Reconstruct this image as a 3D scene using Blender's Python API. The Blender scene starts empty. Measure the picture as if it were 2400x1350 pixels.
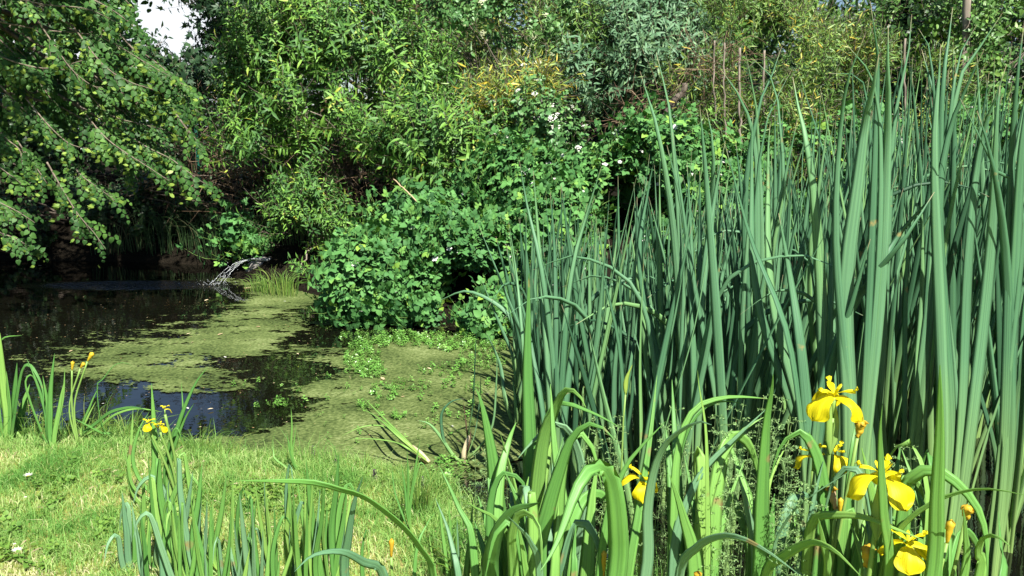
import bpy, math, random
import numpy as np
from mathutils import Vector, Matrix, noise as mnoise

random.seed(7)
RNG = np.random.default_rng(11)
R = math.radians
scene = bpy.context.scene
COL = scene.collection

# ------------------------------------------------------------------ camera
CAM_Z, F, PITCH = 1.40, 2000.0, math.atan(375 / 2000.0)
cam_data = bpy.data.cameras.new('camera'); cam = bpy.data.objects.new('camera', cam_data)
COL.objects.link(cam); scene.camera = cam
cam_data.sensor_width = 36; cam_data.lens = 30; cam_data.clip_end = 2000; cam_data.clip_start = 0.05
cam.location = (0, 0, CAM_Z); cam.rotation_euler = (R(90) - PITCH, 0, 0)

# ------------------------------------------------------------------ world and sun
SUN_EL, SUN_AZ = R(50), math.atan2(-0.40, 0.92)          # azimuth the light travels towards
hx, hy = math.sin(SUN_AZ), math.cos(SUN_AZ)
SUNV = Vector((hx * math.cos(SUN_EL), hy * math.cos(SUN_EL), -math.sin(SUN_EL)))
SLOPE = 1 / math.tan(SUN_EL)
world = bpy.data.worlds.new('World'); scene.world = world; world.use_nodes = True
nt = world.node_tree; nt.nodes.clear()
sky = nt.nodes.new('ShaderNodeTexSky'); sky.sky_type = 'NISHITA'; sky.sun_disc = False
sky.sun_elevation = SUN_EL; sky.sun_rotation = math.atan2(-hx, -hy)
sky.air_density = 1.0; sky.dust_density = 0.2; sky.ozone_density = 3.0
bg = nt.nodes.new('ShaderNodeBackground'); bg.inputs[1].default_value = 0.05
wo = nt.nodes.new('ShaderNodeOutputWorld')
# low white cloud bank along the horizon
tcw = nt.nodes.new('ShaderNodeTexCoord'); sepw = nt.nodes.new('ShaderNodeSeparateXYZ'); nt.links.new(tcw.outputs['Generated'], sepw.inputs[0])
band = nt.nodes.new('ShaderNodeMapRange'); band.inputs['From Min'].default_value = .235; band.inputs['From Max'].default_value = .16; nt.links.new(sepw.outputs['Z'], band.inputs['Value'])
cno = nt.nodes.new('ShaderNodeTexNoise'); cno.inputs['Scale'].default_value = 3.2; cno.inputs['Detail'].default_value = 7; nt.links.new(tcw.outputs['Generated'], cno.inputs['Vector'])
cth = nt.nodes.new('ShaderNodeMapRange'); cth.inputs['From Min'].default_value = .40; cth.inputs['From Max'].default_value = .46; nt.links.new(cno.outputs['Fac'], cth.inputs['Value'])
cmu = nt.nodes.new('ShaderNodeMath'); cmu.operation = 'MULTIPLY'; nt.links.new(band.outputs[0], cmu.inputs[0]); nt.links.new(cth.outputs[0], cmu.inputs[1])
azm = nt.nodes.new('ShaderNodeMapRange'); azm.inputs['From Min'].default_value = -.16; azm.inputs['From Max'].default_value = -.30; nt.links.new(sepw.outputs['X'], azm.inputs['Value'])
azy = nt.nodes.new('ShaderNodeMapRange'); azy.inputs['From Min'].default_value = .6; azy.inputs['From Max'].default_value = .8; nt.links.new(sepw.outputs['Y'], azy.inputs['Value'])
cm2 = nt.nodes.new('ShaderNodeMath'); cm2.operation = 'MULTIPLY'; nt.links.new(azm.outputs[0], cm2.inputs[0]); nt.links.new(azy.outputs[0], cm2.inputs[1])
cm3 = nt.nodes.new('ShaderNodeMath'); cm3.operation = 'MULTIPLY'; nt.links.new(cmu.outputs[0], cm3.inputs[0]); nt.links.new(cm2.outputs[0], cm3.inputs[1])
cmx = nt.nodes.new('ShaderNodeMixRGB'); nt.links.new(cm3.outputs[0], cmx.inputs[0]); nt.links.new(sky.outputs[0], cmx.inputs[1]); cmx.inputs[2].default_value = (10.5, 11.0, 11.5, 1)
nt.links.new(cmx.outputs[0], bg.inputs[0]); nt.links.new(bg.outputs[0], wo.inputs[0])
sd = bpy.data.lights.new('sun', 'SUN'); sd.energy = 5.0; sd.angle = R(0.53); sd.color = (1.0, 0.96, 0.88)
so = bpy.data.objects.new('sun', sd); COL.objects.link(so)
so.rotation_euler = SUNV.to_track_quat('-Z', 'Y').to_euler(); so.location = (5, -8, 12)
vs = scene.view_settings; vs.view_transform = 'Standard'; vs.look = 'None'; vs.gamma = 1; vs.exposure = 1.0
scene.render.engine = 'CYCLES'
scene.cycles.max_bounces = 6; scene.cycles.diffuse_bounces = 1; scene.cycles.glossy_bounces = 3
scene.cycles.transmission_bounces = 3; scene.cycles.transparent_max_bounces = 6
scene.cycles.caustics_reflective = False; scene.cycles.caustics_refractive = False

# ------------------------------------------------------------------ helpers
def P(px, py, D):
    """point seen at pixel (px,py) of the 2400x1350 photograph, at world distance y = D"""
    a = (px - 1200) / F; b = -(py - 675) / F
    dy = math.cos(PITCH) + b * math.sin(PITCH); dz = -math.sin(PITCH) + b * math.cos(PITCH)
    s = D / dy
    return np.array((a * s, D, CAM_Z + dz * s))

def G(px, py, z=0.0):
    """point on the level z seen at pixel (px,py)"""
    a = (px - 1200) / F; b = -(py - 675) / F
    dy = math.cos(PITCH) + b * math.sin(PITCH); dz = -math.sin(PITCH) + b * math.cos(PITCH)
    s = (z - CAM_Z) / dz
    return np.array((a * s, dy * s, z))

def to_px(p):
    x, y, z = p[0], p[1], p[2] - CAM_Z
    c = y * math.cos(PITCH) - z * math.sin(PITCH); u = y * math.sin(PITCH) + z * math.cos(PITCH)
    return 1200 + F * x / c, 675 - F * u / c

def nrm(a):
    a = np.asarray(a, float); return a / (np.linalg.norm(a, axis=-1, keepdims=True) + 1e-12)

def nz(x, y, z=0.0, s=1.0):
    return mnoise.noise(Vector((x * s, y * s, z * s)))

class Acc:
    """collects triangles, builds one mesh object"""
    def __init__(s): s.V = []; s.Fc = []; s.M = []; s.T = []; s.S = []; s.C = []; s.n = 0
    def add(s, V, Fc, mat=0, tint=0.5, t=0.5, across=0.0):
        V = np.asarray(V, float); Fc = np.asarray(Fc, np.int64)
        s.V.append(V); s.Fc.append(Fc + s.n); s.n += len(V)
        s.M.append(np.broadcast_to(np.asarray(mat), (len(Fc),)))
        s.T.append(np.broadcast_to(np.asarray(tint, float), (len(V),)))
        s.S.append(np.broadcast_to(np.asarray(t, float), (len(V),)))
        s.C.append(np.broadcast_to(np.asarray(across, float), (len(V),)))
    def build(s, name, mats, parent=None, origin=(0, 0, 0), smooth=True):
        if not isinstance(mats, (list, tuple)): mats = [mats]
        V = np.concatenate(s.V); Fc = np.concatenate(s.Fc)
        me = bpy.data.meshes.new(name)
        me.vertices.add(len(V)); me.vertices.foreach_set('co', V.astype(np.float32).ravel())
        me.loops.add(len(Fc) * 3); me.loops.foreach_set('vertex_index', Fc.astype(np.int32).ravel())
        me.polygons.add(len(Fc)); me.polygons.foreach_set('loop_start', np.arange(0, len(Fc) * 3, 3, dtype=np.int32))
        me.polygons.foreach_set('material_index', np.concatenate(s.M).astype(np.int32))
        me.polygons.foreach_set('use_smooth', np.full(len(Fc), smooth))
        for m in mats: me.materials.append(m)
        for nm, arr in (('tint', s.T), ('along', s.S), ('across', s.C)):
            at = me.attributes.new(nm, 'FLOAT', 'POINT'); at.data.foreach_set('value', np.concatenate(arr).astype(np.float32))
        me.update(calc_edges=True)
        o = bpy.data.objects.new(name, me); COL.objects.link(o)
        if parent is not None:
            o.parent = parent
        else:
            o.location = origin
        return o

def tag(o, label=None, cat=None, group=None, kind=None):
    if label: o['label'] = label
    if cat: o['category'] = cat
    if group: o['group'] = group
    if kind: o['kind'] = kind
    return o

def empty(name, loc, label, cat, group=None):
    o = bpy.data.objects.new(name, None); COL.objects.link(o); o.location = tuple(loc); o.empty_display_size = 0.1
    return tag(o, label, cat, group)

def tube_mesh(pts, radii, n=5):
    pts = np.asarray(pts, float); k = len(pts); radii = np.broadcast_to(np.asarray(radii, float), (k,))
    T = nrm(np.gradient(pts, axis=0)); ref = np.array((0.31, 0.17, 0.93)) if abs(T[:, 2]).mean() < 0.8 else np.array((0.9, 0.3, 0.1))
    A = nrm(np.cross(T, ref)); B = np.cross(T, A)
    an = np.arange(n) * 2 * math.pi / n
    V = pts[:, None] + radii[:, None, None] * (np.cos(an)[None, :, None] * A[:, None] + np.sin(an)[None, :, None] * B[:, None])
    V = V.reshape(-1, 3); Fc = []
    i = np.arange(k - 1)[:, None] * n; j = np.arange(n)[None]; j2 = (j + 1) % n
    a = (i + j).ravel(); b = (i + j2).ravel(); c = (i + n + j2).ravel(); d = (i + n + j).ravel()
    Fc = np.concatenate([np.stack([a, b, c], 1), np.stack([a, c, d], 1)])
    V = np.concatenate([V, pts[:1], pts[-1:]]); q = k * n; jj = np.arange(n); e = (k - 1) * n
    Fc = np.concatenate([Fc, np.stack([np.full(n, q), (jj + 1) % n, jj], 1), np.stack([np.full(n, q + 1), e + jj, e + (jj + 1) % n], 1)])
    return V, Fc

def smooth_pts(pts, k):
    pts = np.asarray(pts, float); 
    if len(pts) == 2: return np.linspace(pts[0], pts[1], k)
    ext = np.vstack([2 * pts[0] - pts[1], pts, 2 * pts[-1] - pts[-2]])
    seg = np.linalg.norm(np.diff(pts, axis=0), axis=1); cum = np.concatenate([[0], np.cumsum(seg)])
    out = []
    for s in np.linspace(0, cum[-1], k):
        i = min(np.searchsorted(cum, s, side='right') - 1, len(pts) - 2); u = (s - cum[i]) / max(seg[i], 1e-9)
        p0, p1, p2, p3 = ext[i], ext[i + 1], ext[i + 2], ext[i + 3]
        out.append(0.5 * ((2 * p1) + (-p0 + p2) * u + (2 * p0 - 5 * p1 + 4 * p2 - p3) * u * u + (-p0 + 3 * p1 - 3 * p2 + p3) * u ** 3))
    return np.array(out)

def ribbon(acc, pts, widths, N0, thick=0.0012, mat=0, tint=None, crease=0.0, twist=0.0):
    """a long blade with a lens-shaped section; N0 is the way its face looks"""
    pts = np.asarray(pts, float); k = len(pts); T = nrm(np.gradient(pts, axis=0))
    N = np.broadcast_to(np.asarray(N0, float), (k, 3)).copy()
    W = nrm(np.cross(T, N)); Nn = np.cross(W, T)
    if twist:
        an = (np.linspace(0, 1, k) * twist)[:, None]; W, Nn = W * np.cos(an) + Nn * np.sin(an), Nn * np.cos(an) - W * np.sin(an)
    w = np.asarray(widths, float)[:, None] / 2; th = np.minimum(thick, w * 0.35)
    ring = np.stack([pts - W * w + Nn * crease * w, pts - W * w * 0.42 + Nn * (th + crease * w * .2), pts + Nn * th * (1.2 if crease == 0 else 0.2), pts + W * w * 0.42 + Nn * (th + crease * w * .2),
                     pts + W * w + Nn * crease * w, pts - Nn * (th + crease * w * .2)], 1)
    n = 6; V = ring.reshape(-1, 3)
    i = np.arange(k - 1)[:, None] * n; j = np.arange(n)[None]; j2 = (j + 1) % n
    a = (i + j).ravel(); b = (i + j2).ravel(); c = (i + n + j2).ravel(); d = (i + n + j).ravel()
    Fc = np.concatenate([np.stack([a, b, c], 1), np.stack([a, c, d], 1)])
    t = np.repeat(np.linspace(0, 1, k), n)
    acc.add(V, Fc, mat, random.random() if tint is None else tint, t, np.tile([-1, -.42, 0, .42, 1, 0], k))

# ------------------------------------------------------------------ materials
def mat_base(name):
    m = bpy.data.materials.new(name); m.use_nodes = True; m.node_tree.nodes.clear()
    return m, m.node_tree.nodes, m.node_tree.links

def ramp(N, stops):
    r = N.new('ShaderNodeValToRGB'); e = r.color_ramp.elements
    while len(e) < len(stops): e.new(0.5)
    for el, (p, c) in zip(e, stops): el.position = p; el.color = (*c, 1)
    return r

def leaf_mat(name, stops, rough=0.5, transl=0.08, along=None, spec=0.4, streak=0.0, nscale=6.0):
    """stops: colours over the random tint of each leaf; along: optional [(pos,colour,amount)] mixed in by position on the blade"""
    m, N, L = mat_base(name)
    at = N.new('ShaderNodeAttribute'); at.attribute_name = 'tint'
    geo = N.new('ShaderNodeNewGeometry'); noi = N.new('ShaderNodeTexNoise'); noi.inputs['Scale'].default_value = nscale
    L.new(geo.outputs['Position'], noi.inputs['Vector'])
    mth = N.new('ShaderNodeMath'); mth.operation = 'MULTIPLY_ADD'; L.new(noi.outputs['Fac'], mth.inputs[0]); mth.inputs[1].default_value = 0.3
    sub = N.new('ShaderNodeMath'); sub.operation = 'SUBTRACT'; L.new(at.outputs['Fac'], sub.inputs[0]); sub.inputs[1].default_value = 0.15
    L.new(sub.outputs[0], mth.inputs[2])
    r = ramp(N, stops); L.new(mth.outputs[0], r.inputs[0]); colour = r.outputs[0]
    if along:
        al = N.new('ShaderNodeAttribute'); al.attribute_name = 'along'
        for (p0, p1, c) in along:
            mr = N.new('ShaderNodeMapRange'); mr.inputs['From Min'].default_value = p0; mr.inputs['From Max'].default_value = p1
            L.new(al.outputs['Fac'], mr.inputs['Value'])
            mx = N.new('ShaderNodeMixRGB'); L.new(mr.outputs[0], mx.inputs[0]); L.new(colour, mx.inputs[1]); mx.inputs[2].default_value = (*c, 1)
            colour = mx.outputs[0]
    bump = None
    if streak:
        ac = N.new('ShaderNodeAttribute'); ac.attribute_name = 'across'; al2 = N.new('ShaderNodeAttribute'); al2.attribute_name = 'along'
        cb = N.new('ShaderNodeCombineXYZ'); s1 = N.new('ShaderNodeMath'); s1.operation = 'MULTIPLY'; s1.inputs[1].default_value = 5.0; L.new(ac.outputs['Fac'], s1.inputs[0]); L.new(s1.outputs[0], cb.inputs[0])
        s2 = N.new('ShaderNodeMath'); s2.operation = 'MULTIPLY'; s2.inputs[1].default_value = 2.5; L.new(al2.outputs['Fac'], s2.inputs[0]); L.new(s2.outputs[0], cb.inputs[1])
        s3 = N.new('ShaderNodeMath'); s3.operation = 'MULTIPLY'; s3.inputs[1].default_value = 37; L.new(at.outputs['Fac'], s3.inputs[0]); L.new(s3.outputs[0], cb.inputs[2])
        sn = N.new('ShaderNodeTexNoise'); sn.inputs['Scale'].default_value = 1.0; sn.inputs['Detail'].default_value = 4; L.new(cb.outputs[0], sn.inputs['Vector'])
        sr = ramp(N, [(.3, (1 - streak, 1 - streak, 1 - streak)), (.5, (1, 1, 1)), (.7, (1 + streak * .5, 1 + streak * .4, 1))]); L.new(sn.outputs['Fac'], sr.inputs[0])
        sm = N.new('ShaderNodeMixRGB'); sm.blend_type = 'MULTIPLY'; sm.inputs[0].default_value = 1; L.new(colour, sm.inputs[1]); L.new(sr.outputs[0], sm.inputs[2]); colour = sm.outputs[0]
        bn = N.new('ShaderNodeTexNoise'); bn.inputs['Scale'].default_value = 14; bn.inputs['Detail'].default_value = 5; L.new(geo.outputs['Position'], bn.inputs['Vector'])
        br_ = ramp(N, [(.68, (0, 0, 0)), (.74, (1, 1, 1))]); L.new(bn.outputs['Fac'], br_.inputs[0])
        bm = N.new('ShaderNodeMixRGB'); L.new(br_.outputs[0], bm.inputs[0]); L.new(colour, bm.inputs[1]); bm.inputs[2].default_value = (.30, .26, .10, 1); colour = bm.outputs[0]
        bump = N.new('ShaderNodeBump'); bump.inputs['Strength'].default_value = .35; bump.inputs['Distance'].default_value = .002; L.new(sn.outputs['Fac'], bump.inputs['Height'])
    pb = N.new('ShaderNodeBsdfPrincipled'); L.new(colour, pb.inputs['Base Color']); pb.inputs['Roughness'].default_value = rough
    if bump is not None: L.new(bump.outputs[0], pb.inputs['Normal'])
    pb.inputs['Specular IOR Level'].default_value = spec
    out = N.new('ShaderNodeOutputMaterial')
    tr = N.new('ShaderNodeBsdfTranslucent')
    hs = N.new('ShaderNodeMixRGB'); hs.blend_type = 'MULTIPLY'; hs.inputs[0].default_value = 1; L.new(colour, hs.inputs[1]); hs.inputs[2].default_value = (1.3, 1.25, 0.5, 1)
    L.new(hs.outputs[0], tr.inputs[0])
    mix = N.new('ShaderNodeMixShader'); mix.inputs[0].default_value = transl
    L.new(pb.outputs[0], mix.inputs[1]); L.new(tr.outputs[0], mix.inputs[2]); L.new(mix.outputs[0], out.inputs[0])
    return m

def plain_mat(name, c1, c2, scale=20, rough=0.8, bump=0.3, spec=0.3, stretch=(1, 1, 1)):
    m, N, L = mat_base(name)
    tc = N.new('ShaderNodeNewGeometry'); mp = N.new('ShaderNodeMapping'); mp.inputs['Scale'].default_value = stretch
    L.new(tc.outputs['Position'], mp.inputs[0])
    no = N.new('ShaderNodeTexNoise'); no.inputs['Scale'].default_value = scale; no.inputs['Detail'].default_value = 6; L.new(mp.outputs[0], no.inputs['Vector'])
    r = ramp(N, [(0.35, c1), (0.65, c2)]); L.new(no.outputs['Fac'], r.inputs[0])
    pb = N.new('ShaderNodeBsdfPrincipled'); L.new(r.outputs[0], pb.inputs['Base Color']); pb.inputs['Roughness'].default_value = rough
    pb.inputs['Specular IOR Level'].default_value = spec
    if bump:
        b = N.new('ShaderNodeBump'); b.inputs['Strength'].default_value = bump; b.inputs['Distance'].default_value = 0.01
        L.new(no.outputs['Fac'], b.inputs['Height']); L.new(b.outputs[0], pb.inputs['Normal'])
    out = N.new('ShaderNodeOutputMaterial'); L.new(pb.outputs[0], out.inputs[0])
    return m

M = {}
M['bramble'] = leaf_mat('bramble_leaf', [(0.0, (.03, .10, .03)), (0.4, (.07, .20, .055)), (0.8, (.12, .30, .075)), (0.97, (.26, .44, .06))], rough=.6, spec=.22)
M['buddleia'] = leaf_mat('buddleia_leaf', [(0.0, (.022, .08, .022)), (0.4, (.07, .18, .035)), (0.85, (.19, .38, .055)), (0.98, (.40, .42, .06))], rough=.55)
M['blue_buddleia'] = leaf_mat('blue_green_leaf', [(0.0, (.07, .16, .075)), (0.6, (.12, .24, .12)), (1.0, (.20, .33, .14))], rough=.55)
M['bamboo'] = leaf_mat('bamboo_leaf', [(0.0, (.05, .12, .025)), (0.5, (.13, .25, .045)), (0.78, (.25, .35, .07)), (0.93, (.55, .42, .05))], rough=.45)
M['dark_bamboo'] = leaf_mat('shaded_bamboo_leaf', [(0.0, (.05, .12, .03)), (0.6, (.10, .2, .05)), (0.97, (.4, .36, .05))], rough=.45)  # darker copy of the bamboo leaf, with shade put into its colour
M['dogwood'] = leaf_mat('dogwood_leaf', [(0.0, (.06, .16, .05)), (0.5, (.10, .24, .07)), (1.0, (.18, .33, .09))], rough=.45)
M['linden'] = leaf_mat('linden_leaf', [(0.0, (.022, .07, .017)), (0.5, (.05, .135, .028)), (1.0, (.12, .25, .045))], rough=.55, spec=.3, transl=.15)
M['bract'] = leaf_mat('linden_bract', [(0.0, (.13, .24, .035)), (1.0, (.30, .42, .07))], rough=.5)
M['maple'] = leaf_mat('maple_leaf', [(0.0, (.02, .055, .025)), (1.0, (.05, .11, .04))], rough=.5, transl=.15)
M['ivy'] = leaf_mat('ivy_leaf', [(0.0, (.015, .04, .014)), (0.6, (.03, .075, .02)), (1.0, (.05, .11, .028))], rough=.4)  # dark ivy green, darkened further to stand in for shade in hedge hollows
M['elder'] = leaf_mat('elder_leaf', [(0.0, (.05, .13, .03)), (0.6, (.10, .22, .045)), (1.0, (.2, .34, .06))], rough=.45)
M['cattail'] = leaf_mat('cattail_blade', [(0.0, (.03, .095, .045)), (0.4, (.085, .22, .11)), (0.8, (.145, .32, .16)), (1.0, (.20, .40, .13))], rough=.5, transl=.12, streak=.35,
                        along=[(0.45, 0.0, (.26, .42, .12)), (0.965, 1.0, (.50, .42, .26))], spec=.35, nscale=2)
M['iris'] = leaf_mat('iris_blade', [(0.0, (.09, .26, .06)), (0.5, (.16, .39, .085)), (1.0, (.30, .53, .12))], rough=.45, transl=.2, streak=.28,
                     along=[(0.30, 0.0, (.40, .55, .13))], spec=.4, nscale=3)
M['iris_blue'] = leaf_mat('iris_blade_glaucous', [(0.0, (.12, .28, .14)), (1.0, (.22, .42, .22))], rough=.45, transl=.2, streak=.28,
                     along=[(0.35, 0.0, (.36, .52, .14))], spec=.4, nscale=3)
M['stalk'] = leaf_mat('green_stalk', [(0.0, (.16, .30, .06)), (1.0, (.26, .42, .10))], rough=.5, transl=.05)
M['yellow'] = leaf_mat('iris_petal', [(0.0, (.80, .64, .006)), (1.0, (.90, .82, .012))], rough=.55, transl=.35, nscale=60, streak=.30)
M['orange'] = leaf_mat('iris_bud', [(0.0, (.55, .30, .03)), (1.0, (.80, .62, .04))], rough=.5, transl=.2)
M['withered'] = leaf_mat('withered_petal', [(0.0, (.42, .26, .12)), (1.0, (.78, .66, .42))], rough=.8, transl=.2)
M['white'] = leaf_mat('white_petal', [(0.0, (.62, .62, .52)), (1.0, (.85, .84, .80))], rough=.6, transl=.2)
M['cream'] = leaf_mat('cream_blossom', [(0.0, (.42, .48, .24)), (1.0, (.72, .74, .50))], rough=.7, transl=.2)
M['grass'] = leaf_mat('lawn_grass', [(0.0, (.11, .29, .05)), (0.45, (.27, .47, .11)), (0.84, (.47, .58, .22)), (1.0, (.74, .68, .42))], rough=.6, transl=.3, nscale=1.6)
M['tallgrass'] = leaf_mat('tall_grass', [(0.0, (.10, .22, .04)), (0.7, (.2, .36, .06)), (1.0, (.38, .45, .12))], rough=.5, transl=.3)
M['panicle'] = leaf_mat('grass_panicle', [(0.0, (.17, .34, .11)), (1.0, (.34, .50, .20))], rough=.7, transl=.25)
M['weed'] = leaf_mat('water_weed', [(0.0, (.09, .24, .04)), (0.7, (.16, .36, .06)), (1.0, (.30, .48, .14))], rough=.3, spec=.6)
M['dead'] = leaf_mat('dead_stem', [(0.0, (.09, .055, .03)), (0.6, (.20, .13, .08)), (1.0, (.34, .25, .16))], rough=.85, transl=.0)
M['sedge'] = leaf_mat('shaded_sedge', [(0.0, (.02, .05, .015)), (0.8, (.05, .11, .03)), (1.0, (.18, .16, .08))], rough=.6, transl=.1)  # the far bank's shade is put into this dark blade colour
M['straw'] = leaf_mat('dry_blade', [(0.0, (.26, .20, .11)), (1.0, (.52, .44, .28))], rough=.8, transl=.1, streak=.3)
M['purple'] = leaf_mat('bugle_flower', [(0.0, (.05, .03, .05)), (1.0, (.16, .09, .13))], rough=.7)
M['bark'] = plain_mat('bark', (.07, .055, .04), (.17, .14, .11), 30, stretch=(1, 1, .25))
M['greybark'] = plain_mat('grey_bark', (.17, .14, .11), (.36, .30, .24), 24, stretch=(1, 1, .2))
M['twig'] = plain_mat('twig', (.12, .10, .07), (.26, .21, .16), 40, bump=0)
M['stone'] = plain_mat('stone', (.18, .17, .15), (.40, .37, .34), 14, bump=.5)
M['whitestone'] = plain_mat('pale_stone', (.55, .54, .5), (.75, .74, .70), 14, bump=.4)
M['fence'] = plain_mat('fence_green', (.015, .16, .10), (.025, .22, .14), 10, rough=.45, bump=0)
M['pipe'] = plain_mat('pipe_grey', (.30, .30, .29), (.42, .42, .40), 20, rough=.5, bump=0)

def algae_mat():
    m, N, L = mat_base('algae_mat')
    geo = N.new('ShaderNodeNewGeometry'); cov = N.new('ShaderNodeAttribute'); cov.attribute_name = 'along'
    mp = N.new('ShaderNodeMapping'); mp.inputs['Scale'].default_value = (1, 1.6, 1); L.new(geo.outputs['Position'], mp.inputs[0])
    n1 = N.new('ShaderNodeTexNoise'); n1.inputs['Scale'].default_value = 5; n1.inputs['Detail'].default_value = 11; n1.inputs['Roughness'].default_value = .72
    L.new(mp.outputs[0], n1.inputs['Vector'])
    n2 = N.new('ShaderNodeTexNoise'); n2.inputs['Scale'].default_value = 60; n2.inputs['Detail'].default_value = 5; L.new(geo.outputs['Position'], n2.inputs['Vector'])
    # threshold
    nf = N.new('ShaderNodeTexNoise'); nf.inputs['Scale'].default_value = 24; nf.inputs['Detail'].default_value = 6; nf.inputs['Roughness'].default_value = .7; L.new(mp.outputs[0], nf.inputs['Vector'])
    fa = N.new('ShaderNodeMath'); fa.operation = 'MULTIPLY_ADD'; L.new(nf.outputs['Fac'], fa.inputs[0]); fa.inputs[1].default_value = 1.3; L.new(cov.outputs['Fac'], fa.inputs[2])
    a = N.new('ShaderNodeMath'); a.operation = 'MULTIPLY_ADD'; L.new(n1.outputs['Fac'], a.inputs[0]); a.inputs[1].default_value = 2.4; L.new(fa.outputs[0], a.inputs[2])
    b = N.new('ShaderNodeMapRange'); b.inputs['From Min'].default_value = 2.28; b.inputs['From Max'].default_value = 2.34; L.new(a.outputs[0], b.inputs['Value'])
    r = ramp(N, [(0.36, (.025, .04, .010)), (0.47, (.075, .11, .028)), (0.58, (.14, .185, .055)), (0.70, (.25, .30, .12))])
    mx = N.new('ShaderNodeMath'); mx.operation = 'MULTIPLY_ADD'; L.new(n2.outputs['Fac'], mx.inputs[0]); mx.inputs[1].default_value = .55
    s = N.new('ShaderNodeMath'); s.operation = 'MULTIPLY'; n3 = N.new('ShaderNodeTexNoise'); n3.inputs['Scale'].default_value = 2.2; n3.inputs['Detail'].default_value = 8
    L.new(mp.outputs[0], n3.inputs['Vector']); L.new(n3.outputs['Fac'], s.inputs[0]); s.inputs[1].default_value = .5; L.new(s.outputs[0], mx.inputs[2])
    L.new(mx.outputs[0], r.inputs[0])
    pb = N.new('ShaderNodeBsdfPrincipled'); L.new(r.outputs[0], pb.inputs['Base Color']); pb.inputs['Roughness'].default_value = .75; pb.inputs['Specular IOR Level'].default_value = .25
    bm = N.new('ShaderNodeBump'); bm.inputs['Strength'].default_value = .9; bm.inputs['Distance'].default_value = .02; L.new(mx.outputs[0], bm.inputs['Height']); L.new(bm.outputs[0], pb.inputs['Normal'])
    tp = N.new('ShaderNodeBsdfTransparent'); mix = N.new('ShaderNodeMixShader'); L.new(b.outputs[0], mix.inputs[0]); L.new(tp.outputs[0], mix.inputs[1]); L.new(pb.outputs[0], mix.inputs[2])
    out = N.new('ShaderNodeOutputMaterial'); L.new(mix.outputs[0], out.inputs[0])
    return m

JET = G(490, 668)
def water_mat():
    m, N, L = mat_base('pond_water')
    geo = N.new('ShaderNodeNewGeometry')
    n1 = N.new('ShaderNodeTexNoise'); n1.inputs['Scale'].default_value = 9; n1.inputs['Detail'].default_value = 3; L.new(geo.outputs['Position'], n1.inputs['Vector'])
    n2 = N.new('ShaderNodeTexNoise'); n2.inputs['Scale'].default_value = 26; n2.inputs['Detail'].default_value = 3; L.new(geo.outputs['Position'], n2.inputs['Vector'])
    # ripples fade out with distance from where the jet falls; they drift to the left
    mp = N.new('ShaderNodeMapping'); mp.inputs['Location'].default_value = (-(JET[0] - .7), -JET[1], 0); mp.vector_type = 'POINT'
    L.new(geo.outputs['Position'], mp.inputs[0])
    sc = N.new('ShaderNodeVectorMath'); sc.operation = 'MULTIPLY'; sc.inputs[1].default_value = (1.0, 3.6, 0); L.new(mp.outputs[0], sc.inputs[0])
    ln = N.new('ShaderNodeVectorMath'); ln.operation = 'LENGTH'; L.new(sc.outputs[0], ln.inputs[0])
    mr = N.new('ShaderNodeMapRange'); mr.inputs['From Min'].default_value = 0.2; mr.inputs['From Max'].default_value = 1.05; mr.inputs['To Min'].default_value = 1; mr.inputs['To Max'].default_value = 0
    L.new(ln.outputs['Value'], mr.inputs['Value'])
    b1 = N.new('ShaderNodeBump'); b1.inputs['Strength'].default_value = .08; b1.inputs['Distance'].default_value = .01; L.new(n1.outputs['Fac'], b1.inputs['Height'])
    b2 = N.new('ShaderNodeBump'); b2.inputs['Distance'].default_value = .05; L.new(mr.outputs[0], b2.inputs['Strength']); L.new(n2.outputs['Fac'], b2.inputs['Height']); L.new(b1.outputs[0], b2.inputs['Normal'])
    pb = N.new('ShaderNodeBsdfPrincipled'); pb.inputs['Base Color'].default_value = (.005, .005, .003, 1); pb.inputs['Roughness'].default_value = .015
    pb.inputs['IOR'].default_value = 1.75; pb.inputs['Specular IOR Level'].default_value = .55
    L.new(b2.outputs[0], pb.inputs['Normal'])
    out = N.new('ShaderNodeOutputMaterial'); L.new(pb.outputs[0], out.inputs[0])
    return m

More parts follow.
